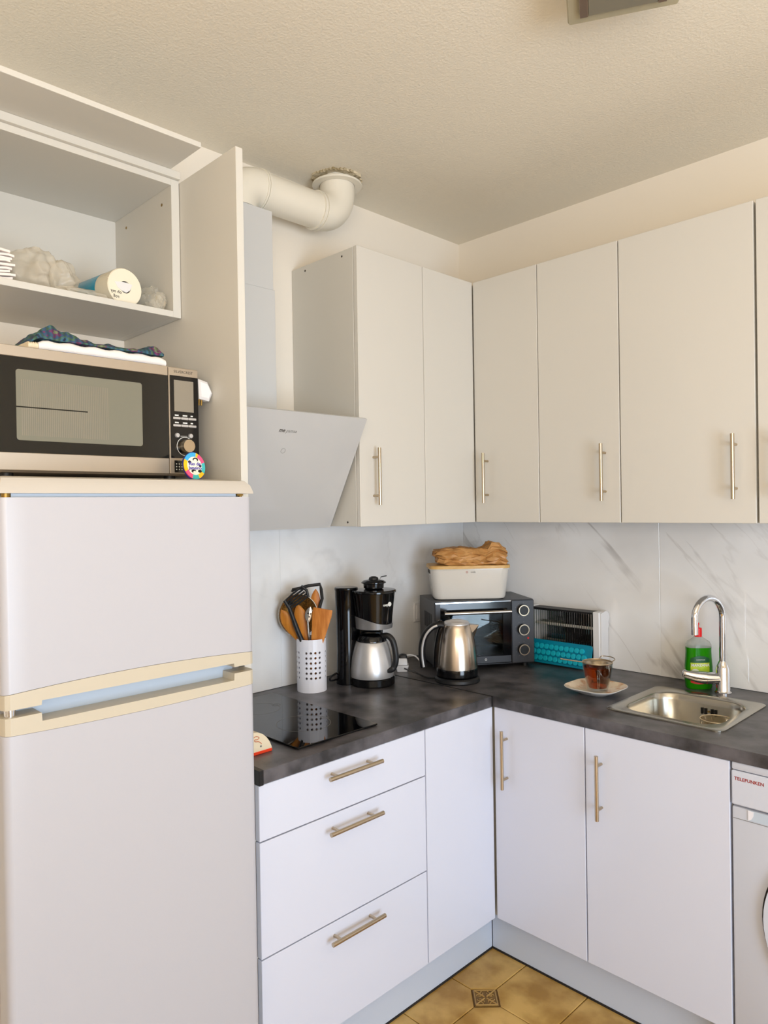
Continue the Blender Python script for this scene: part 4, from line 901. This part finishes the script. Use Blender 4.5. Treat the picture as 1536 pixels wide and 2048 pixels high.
# ------------------------------------------------------------------ soap bottle, sink glass
t = thing('soap_bottle', 'bottle of green washing-up liquid with red cap behind the sink', 'bottle', (1.082, -0.083, CT), YAW)
ell = lambda w, d_, z, cx=0.0: [(cx + w * (abs(cos(a)) ** 0.75) * (1 if cos(a) >= 0 else -1), d_ * (abs(sin(a)) ** 0.8) * (1 if sin(a) >= 0 else -1), z) for a in [2 * pi * k / 36 for k in range(36)]]
body = [(0.040, 0.024, 0.0), (0.043, 0.026, 0.004), (0.0455, 0.027, 0.03), (0.0450, 0.027, 0.075), (0.0425, 0.026, 0.105), (0.0415, 0.0255, 0.125), (0.0420, 0.0255, 0.139)]
part('liquid', loft(B(), [ell(w - .0, d_, z, 0.002) for w, d_, z in body]), M['soap'], t, angle=50)
part('shoulder', loft(B(), [ell(w, d_, z, 0.002) for w, d_, z in ((0.0421, 0.0256, 0.1392), (0.0420, 0.0255, 0.147), (0.036, 0.022, 0.158), (0.020, 0.014, 0.168), (0.013, 0.0125, 0.174))]), M['bottle'], t, angle=50)
cp = part('cap', lathe(B(), [(0.0118, 0.1742), (0.0122, 0.178), (0.0122, 0.202), (0.0105, 0.204)], 20, (0.002, 0, 0)), M['red'], t)
part('nozzle', lathe(B(), [(0.0060, 0.2041), (0.0058, 0.212), (0.0068, 0.214), (0.0068, 0.221)], 16, (-0.001, 0, 0)), M['red'], cp)
def label_patch(x0, x1, f0, f1, off):
    """patch on the front of the bottle between x0..x1; f0(x), f1(x) lower and upper edge"""
    b = B(); n = 14; L_ = []; 
    for k in range(n + 1):
        x = x0 + (x1 - x0) * k / n
        y = -0.0270 * max(0.0, 1 - (abs(x - 0.002) / 0.0455) ** 2.667) ** 0.4 - off
        L_.append((b.verts.new((x, y, f0(x))), b.verts.new((x, y, f1(x)))))
    for p, q in zip(L_, L_[1:]): b.faces.new((p[0], q[0], q[1], p[1]))
    return b
lb = part('label', label_patch(-0.034, 0.028, lambda x: 0.044, lambda x: 0.090, 0.0008), M['lyel'], t)
part('label_band', label_patch(-0.034, 0.028, lambda x: 0.090, lambda x: 0.113 - 9 * (x + 0.003) ** 2, 0.0009), M['lgreen'], lb)
part('label_flash', label_patch(-0.034, 0.020, lambda x: 0.018 + 6 * (x + 0.005) ** 2, lambda x: 0.037 - 0.10 * (x + 0.034), 0.0010), M['lred'], lb)
part('apple_picture', prism(B(), [(-0.022 + 0.016 * cos(a), 0.056 + 0.014 * sin(a)) for a in [2 * pi * k / 20 for k in range(20)]], 0.0004, basis((0, -0.0282, 0), X_, Z_)), M['print_white'], lb)
part('label_lettering', text('MANZANA', 0.0122, FY((-0.004, -0.0284, 0.0820)), 0.0003, 0.0, 0.0003), M['print_white'], lb, smooth=False)
part('brand_lettering', text('CARREFOUR', 0.0052, FY((-0.003, -0.0284, 0.1000)), 0.0003), M['print_white'], lb, smooth=False)

t = thing('drinking_glass', 'clear drinking glass standing inside the sink', 'glass', (1.222, -0.300, CT - SH + 0.0004))
part('wall', lathe(B(), [(0.040, 0.0), (0.0425, 0.003), (0.0450, 0.105), (0.0462, 0.108), (0.0440, 0.108), (0.0425, 0.104), (0.0400, 0.008), (0.0, 0.007)], 40), M['amber'], t, angle=50)
part('rim', tube(B(), [(0.0448 * cos(a), 0.0448 * sin(a), 0.108) for a in [2 * pi * k / 40 for k in range(40)]], 0.0016, 8, closed=True), M['rimg'], t)
part('water', lathe(B(), [(0.0385, 0.0085), (0.0395, 0.040), (0.0, 0.040)], 32), M['glassw'], t)

# ------------------------------------------------------------------ small things on the worktop
t = thing('power_adapter', 'white power adapter with black plug beside the coffee maker', 'adapter', (0.150, -0.565, CT), YAW)
part('casing', loft(B(), [[(x, y, z) for x, y in rrect(w, d_, 0.005, 3)] for w, d_, z in ((0.040, 0.044, 0.0), (0.050, 0.052, 0.022), (0.050, 0.052, 0.024))]), M['white'], t)
part('casing_top', loft(B(), [[(x, y, z) for x, y in rrect(w, d_, 0.005, 3, -0.002, 0)] for w, d_, z in ((0.046, 0.050, 0.0262), (0.044, 0.046, 0.044), (0.036, 0.040, 0.050))]), M['white'], t)
part('casing_seam', bx(-0.022, -0.023, 0.0238, 0.022, 0.023, 0.0264), M['print_grey'], t, smooth=False)
part('black_plug', loft(B(), [[(x, y, z) for x, y in rrect(w, d_, 0.006, 3, 0.004, 0)] for w, d_, z in ((0.032, 0.030, 0.0502), (0.030, 0.026, 0.060), (0.014, 0.016, 0.064))]), M['blackm'], t)
part('cable', tube(B(), curve([(0.016, 0.0, 0.058), (0.035, -0.004, 0.060), (0.055, -0.012, 0.054), (0.075, -0.020, 0.030)], 6), 0.0028, 8), M['white'], t)
t = thing('wall_socket', 'white wall socket on the marble beside the mini oven', 'socket', (0.0092, -0.311, 1.045))
part('frame', bx(0.0092, -0.352, 1.045, 0.019, -0.270, 1.127, bev=0.003), M['white'], t, True)
part('insert', bx(0.0185, -0.341, 1.056, 0.0215, -0.281, 1.116, bev=0.002), M['white'], t, True)

b = B(); pts = [(-1.450, 0.006), (-1.4515, 0.013), (-1.457, 0.026), (-1.466, 0.039), (-1.478, 0.050), (-1.492, 0.0575), (-1.508, 0.0600), (-1.530, 0.0600), (-1.550, 0.055), (-1.556, 0.045), (-1.556, 0.006)]
t = thing('wooden_block', 'cream half-round wooden block with red base and drawn line, half hidden by the fridge', 'block', (0.520, -1.50, CT))
yy = lambda s: [(y, z + 0.0) for y, z in pts]
part('block', loft(B(), [[(0.533 - q, y, CT + z * (1 - k)) for y, z in yy(0)] for q, k in ((0.0, 0.0), (0.028, 0.0))]), M['cork'], t, True)
part('red_base', bx(0.5045, -1.5565, CT, 0.5338, -1.4490, CT + 0.0098, bev=0.002), M['ored'], t, True, label='orange-red base')
ln = [(0.5335, -1.506 + 0.010 * q, CT + z) for q, z in ((0, 0.047), (0.6, 0.049), (1.2, 0.047), (1.6, 0.043), (1.0, 0.040), (0.2, 0.041), (0.4, 0.036), (1.4, 0.034), (2.0, 0.030), (2.3, 0.026))]
part('drawn_line', tube(B(), curve(ln, 4), 0.0008, 6), M['rust'], t, True)
part('rivet', disc(B(), (0.533, -1.4850, CT + 0.0205), X_, 0.0026, 0.001, 12), M['print_grey'], t, True)

# ------------------------------------------------------------------ plug hanging beside the microwave, souvenir
t = thing('hanging_plug', 'white mains plug hanging beside the microwave at the side panel', 'plug', (0.470, -1.5995, 1.80))
pl = [(-1.6240, 1.8540), (-1.5975, 1.8480), (-1.5842, 1.8216), (-1.5935, 1.8010), (-1.6210, 1.8050)]
part('casing', loft(B(), [[(x, -1.606 + (y + 1.606) * k, 1.826 + (z - 1.826) * k) for y, z in pl] for x, k in ((0.470, 0.80), (0.474, 1.0), (0.492, 1.0), (0.497, 0.74))]), M['white'], t, True)
for y_ in (-1.617, -1.610): part('pin', cyl(B(), (0.484, y_, 1.806), (0.484, y_ - 0.001, 1.790), 0.0024), M['brass'], t, True)
part('cord', tube(B(), curve([(0.474, -1.610, 1.845), (0.44, -1.606, 1.868), (0.36, -1.604, 1.880), (0.25, -1.604, 1.870), (0.10, -1.604, 1.80), (0.02, -1.604, 1.70)], 6), 0.0033, 8), M['white'], t, True)

SC = Vector((0.566, -1.6790, 1.5990))
t = thing('souvenir_magnet', 'round colourful rubber souvenir leaning at the microwave front', 'souvenir', SC)
tilt = radians(12); SMt = Matrix.Translation((0, 0, 0.0)) @ Matrix.Rotation(-tilt, 4, 'Y') @ basis((0, 0, 0.0345), (0, 1, 0), (0, 0, 1))
circ = lambda rx, ry, n=36, cx=0, cy=0, w=0.0: [(cx + (rx + w * sin(5 * a)) * cos(a), cy + (ry + w * sin(5 * a)) * sin(a)) for a in [2 * pi * k / n for k in range(n)]]
def badge(pts_, z0, h): return prism(B(), pts_, h, SMt @ Matrix.Translation((0, 0, z0)))
def wedge(a0, a1, r0, r1, n=8):
    A = [radians(a0 + (a1 - a0) * k / n) for k in range(n + 1)]
    return [(r1 * cos(a) * 0.94, r1 * sin(a) * 1.10) for a in A] + [(r0 * cos(a) * 0.94, r0 * sin(a) * 1.10) for a in A[::-1]]
part('backing', badge(circ(0.0285, 0.034, w=0.0006), 0.0, 0.004), M['navy'], t)
for nm, a0, a1, m_ in (('rim_patch', 75, 150, 'sky'), ('rim_patch', 150, 205, 'yel'), ('rim_patch', 205, 250, 'pink'), ('rim_patch', 250, 290, 'turq'), ('rim_patch', 290, 325, 'yel'), ('rim_patch', 325, 375, 'turq'), ('rim_patch', 15, 62, 'pink'), ('rim_patch', 62, 75, 'yel')):
    part(nm, badge(wedge(a0, a1, 0.020, 0.0292), 0.004, 0.0025), M[m_], t)
part('face', badge(circ(0.0205, 0.0245), 0.0042, 0.0022), M['creamr'], t)
for cx, cy, rx, ry in ((0.004, 0.015, 0.007, 0.005), (-0.012, 0.009, 0.004, 0.0035), (0.0145, 0.000, 0.0035, 0.003), (0.012, -0.013, 0.005, 0.0035), (-0.004, -0.013, 0.006, 0.004)):
    part('face_patch', badge(circ(rx, ry, 16, cx, cy), 0.0064, 0.0006), M['blackm'], t)
part('face_patch', badge(circ(0.0045, 0.0035, 16, 0.003, 0.0128), 0.0068, 0.0006), M['creamr'], t); part('face_patch', badge(circ(0.004, 0.003, 16, -0.002, -0.0155), 0.0068, 0.0006), M['creamr'], t)
for s_, y_ in (('Rio de', 0.0045), ('Janeiro', -0.0055)):
    part('lettering', text(s_, 0.0118, SMt @ Matrix.Translation((0.0005, y_, 0.0075)), 0.0005, 0.0, 0.0001), M['violet'], t, smooth=False)

# ------------------------------------------------------------------ towels on the microwave
MT = 1.8738
t = thing('folded_towel', 'white folded tea towel with blue edge stripe on the microwave', 'towel', (0.42, -1.845, MT))
def folded(x0, x1, y0, y1, z0, h, bow=0.0):
    b = B(); rings = []; n = 26
    for k in range(n + 1):
        y = y0 + (y1 - y0) * k / n; e = min(k, n - k) / n; s = 1.0 if e > 0.06 else 0.72 + 0.28 * (e / 0.06)
        hh = h * s * (1 + 0.08 * sin(k * 1.3)); dz = 0.0
        prof = [(x0, 0), (x1 - hh * 0.5, 0)] + [(x1 - hh * 0.5 + hh * 0.5 * sin(a), hh * 0.5 - hh * 0.5 * cos(a)) for a in [pi * q / 8 for q in range(1, 8)]] + [(x1 - hh * 0.5, hh), (x0, hh)]
        rings.append([(x, y, z0 + z + dz) for x, z in prof])
    return loft(b, rings)
part('cloth', folded(0.335, 0.478, -1.992, -1.700, MT, 0.026), M['towel'], t, True)
part('blue_stripe', tube(B(), [(0.4735, -1.960 + 0.0128 * k, MT + 0.0045 + 0.0006 * sin(k)) for k in range(21)], 0.0018, 8), M['blue'], t, True)
part('turned_corner', noisy(folded(0.40, 0.474, -2.012, -1.984, MT, 0.020), 0.002, 40), M['cork'], t, True)
def plaid_cloth():
    b = B(); nx, ny = 22, 70; T, Bo = [], []
    for i in range(nx + 1):
        rt, rb = [], []
        for j in range(ny + 1):
            u, v = i / nx, j / ny
            y = -2.008 + 0.305 * v + 0.006 * noise.noise(Vector((u * 4, v * 3, 2)))
            x = 0.335 + (0.138 + 0.010 * noise.noise(Vector((v * 7, 3, 1)))) * u
            z0 = MT + 0.0282 if v > 0.05 else MT + 0.0282 - 0.012 * (0.05 - v) / 0.05
            hump = 0.019 * math.exp(-((v - 0.16) / 0.09) ** 2) + 0.010 * math.exp(-((v - 0.28) / 0.07) ** 2) + 0.013 * math.exp(-((v - 0.93) / 0.09) ** 2) + 0.010
            fold = 0.007 * noise.noise(Vector((u * 6, v * 9, 5))) + 0.004 * noise.noise(Vector((u * 14, v * 20, 8)))
            edge = min(1.0, 6 * u * 1.2, 8 * (1 - u) + 0.35, 14 * v + 0.25, 14 * (1 - v) + 0.3)
            rt.append(b.verts.new((x, y, z0 + max(0.003, (hump + fold) * edge)))); rb.append(b.verts.new((x, y, z0)))
        T.append(rt); Bo.append(rb)
    for i in range(nx):
        for j in range(ny):
            b.faces.new((T[i][j], T[i + 1][j], T[i + 1][j + 1], T[i][j + 1])); b.faces.new((Bo[i][j], Bo[i][j + 1], Bo[i + 1][j + 1], Bo[i + 1][j]))
    for j in range(ny):
        for i in (0, nx): b.faces.new((T[i][j], T[i][j + 1], Bo[i][j + 1], Bo[i][j]))
    for i in range(nx):
        for j in (0, ny): b.faces.new((T[i][j], T[i + 1][j], Bo[i + 1][j], Bo[i][j]))
    return b
solo('plaid_cloth', plaid_cloth(), M['plaid'], 'crumpled blue and green plaid cloth on the white towel', 'cloth', (0.41, -1.86, MT + 0.0282), world=True, angle=50)

# ------------------------------------------------------------------ things in the open cabinet
SZ = ZB + 0.0162
rc = Vector((0.305, -1.7180, SZ + 0.0482)); ax = Vector((-1.0, -0.12, 0)).normalized(); sd = ax.cross(Vector((0, 0, 1))).normalized()
t = thing('kitchen_roll', 'kitchen paper roll in torn teal and clear wrapper on the cabinet floor', 'paper roll', (0.21, -1.725, SZ))
RM = basis(rc, sd, (0, 0, 1))     # local z points out of the visible roll end
def along(q): return rc + ax * q
RL = 0.205
b = B(); rs = []
for r_, q in ((0.0155, 0.010), (0.0155, 0.0), (0.046, 0.0), (0.048, 0.003), (0.048, RL), (0.0155, RL)):
    rs.append([along(q) + sd * (r_ * cos(a)) + Vector((0, 0, r_ * sin(a))) for a in [2 * pi * k / 40 for k in range(40)]])
part('paper', loft(b, rs, cap0=False), M['paper'], t, True)
part('core_hole', cyl(B(), along(0.012), along(0.004), 0.0155, seg=24), M['seal'], t, True)
rs = [[along(q) + sd * (r_ * cos(a)) + Vector((0, 0, r_ * sin(a))) for a in [2 * pi * k / 40 for k in range(40)]] for r_, q in ((0.0486, 0.062), (0.0490, 0.07), (0.0490, 0.19), (0.046, 0.208))]
w_ = loft(B(), rs, False, False)
for v in w_.verts: v.co.z = max(v.co.z, SZ + 0.0003)
part('teal_wrapper', w_, M['wrap'], t, True)
rs = [[along(q) + sd * (r_ * cos(a)) + Vector((0, 0, r_ * sin(a))) for a in [2 * pi * k / 40 for k in range(40)]] for r_, q in ((0.0484, 0.002), (0.0488, 0.02), (0.0486, 0.04), (0.0488, 0.061))]
w_ = loft(B(), rs, False, False); noisy(w_, 0.0010, 60)
for v in w_.verts: v.co.z = max(v.co.z, SZ + 0.0003)
part('clear_wrapper', w_, M['filmw'], t, True)
b = prism(B(), [(-0.020, 0.010), (-0.004, 0.012), (0.014, 0.012), (0.030, 0.008), (0.022, -0.004), (0.012, -0.010), (-0.002, -0.013), (-0.012, -0.006)], 0.003, basis(rc - ax * 0.0012, -sd, (0, 0, 1)))
part('core_flap', noisy(b, 0.002, 60), M['white'], t, True, label='white flap of film across the roll core')
part('lettering', text('oh my\nroll', 0.0120, basis(rc - ax * 0.0006 - sd * 0.026 + Vector((0, 0, -0.022)), -sd, (0, 0, 1)), 0.0003), M['print_dark'], t, True, False)
part('lettering', text('RENOVA', 0.0120, basis(along(0.132) + sd * 0.0482 + Vector((0, 0, 0.010)), (0, 0, -1), ax), 0.0006), M['print_white'], t, True, False)

def blob(c, s, amp, freq, seed, sub=4, floor_z=None):
    b = B(); bmesh.ops.create_icosphere(b, subdivisions=sub, radius=1.0)
    off = Vector((seed * 5.1, seed * 2.7, seed * 9.3))
    for v in b.verts:
        n0 = v.co.copy(); d_ = 0
        for f, w in ((freq, 1.0), (freq * 2.1, 0.45), (freq * 4.3, 0.12)): d_ += w * (0.5 - abs(noise.noise(n0 * f + off)) * 1.6)
        v.co = Vector((n0.x * s[0], n0.y * s[1], n0.z * s[2])) * (1 + amp * d_) + Vector(c)
        if floor_z is not None: v.co.z = max(v.co.z, floor_z)
    return b
t = thing('plastic_bag', 'crumpled clear plastic film bunched beside the paper roll at the cabinet side', 'bag', (0.27, -1.645, SZ))
part('film', blob((0.275, -1.6420, SZ + 0.030), (0.060, 0.0275, 0.034), 0.35, 1.6, 2, 4, SZ + 0.0003), M['filmw'], t, True, angle=28)
b = blob((0.312, -1.632, SZ + 0.024), (0.020, 0.017, 0.022), 0.40, 1.8, 6, 4, SZ + 0.0003)
part('film_knot', b, M['bag'], t, True, angle=28)
part('dark_label', tube(B(), curve([(0.314, -1.6205, SZ + 0.040), (0.318, -1.6175, SZ + 0.030), (0.318, -1.6165, SZ + 0.022), (0.316, -1.618, SZ + 0.016)], 4), 0.0022, 8), M['brass'], t, True)
t = thing('plastic_bag', 'milky crumpled plastic bag in the middle of the open cabinet', 'bag', (0.25, -1.90, SZ))
part('film', blob((0.235, -1.925, SZ + 0.046), (0.085, 0.060, 0.062), 0.26, 1.1, 3, 5, SZ + 0.0003), M['bag'], t, True, angle=50)
part('film', blob((0.245, -1.880, SZ + 0.036), (0.075, 0.052, 0.056), 0.28, 1.1, 8, 5, SZ + 0.0003), M['bag'], t, True, angle=50)
part('film', blob((0.315, -1.835, SZ + 0.008), (0.022, 0.055, 0.010), 0.35, 1.6, 5, 4, SZ + 0.0003), M['bag'], t, True, angle=50)
part('inner_tube', cyl(B(), (0.245, -1.897, SZ + 0.034), (0.240, -1.897, SZ + 0.080), 0.013, 0.013, 18), M['white'], t, True, label='white tube seen through the bag')
part('inner_tube_band', cyl(B(), (0.2432, -1.897, SZ + 0.050), (0.2428, -1.897, SZ + 0.055), 0.0136, 0.0136, 18), M['print_grey'], t, True)
t = thing('paper_stack', 'stack of folded white paper at the far end of the open cabinet', 'paper', (0.26, -2.03, SZ))
for k in range(9):
    b = B(); rings = []; z0 = SZ + 0.0022 + k * 0.0075
    for q in range(9):
        y = -2.085 + (0.092 + 0.006 * sin(k * 2.1)) * q / 8; wv = 0.0020 * sin(q * 0.9 + k * 0.25) + 0.0007 * sin(k * 3.0 + q * 1.7)
        rings.append([(0.19, y, z0 + wv + 0.0014), (0.325 + 0.004 * sin(k * 1.7), y, z0 + wv + 0.0014), (0.325 + 0.004 * sin(k * 1.7), y, z0 + wv + 0.0066), (0.19, y, z0 + wv + 0.0066)])
    part('sheet', loft(b, rings), M['sheet'], t, True)
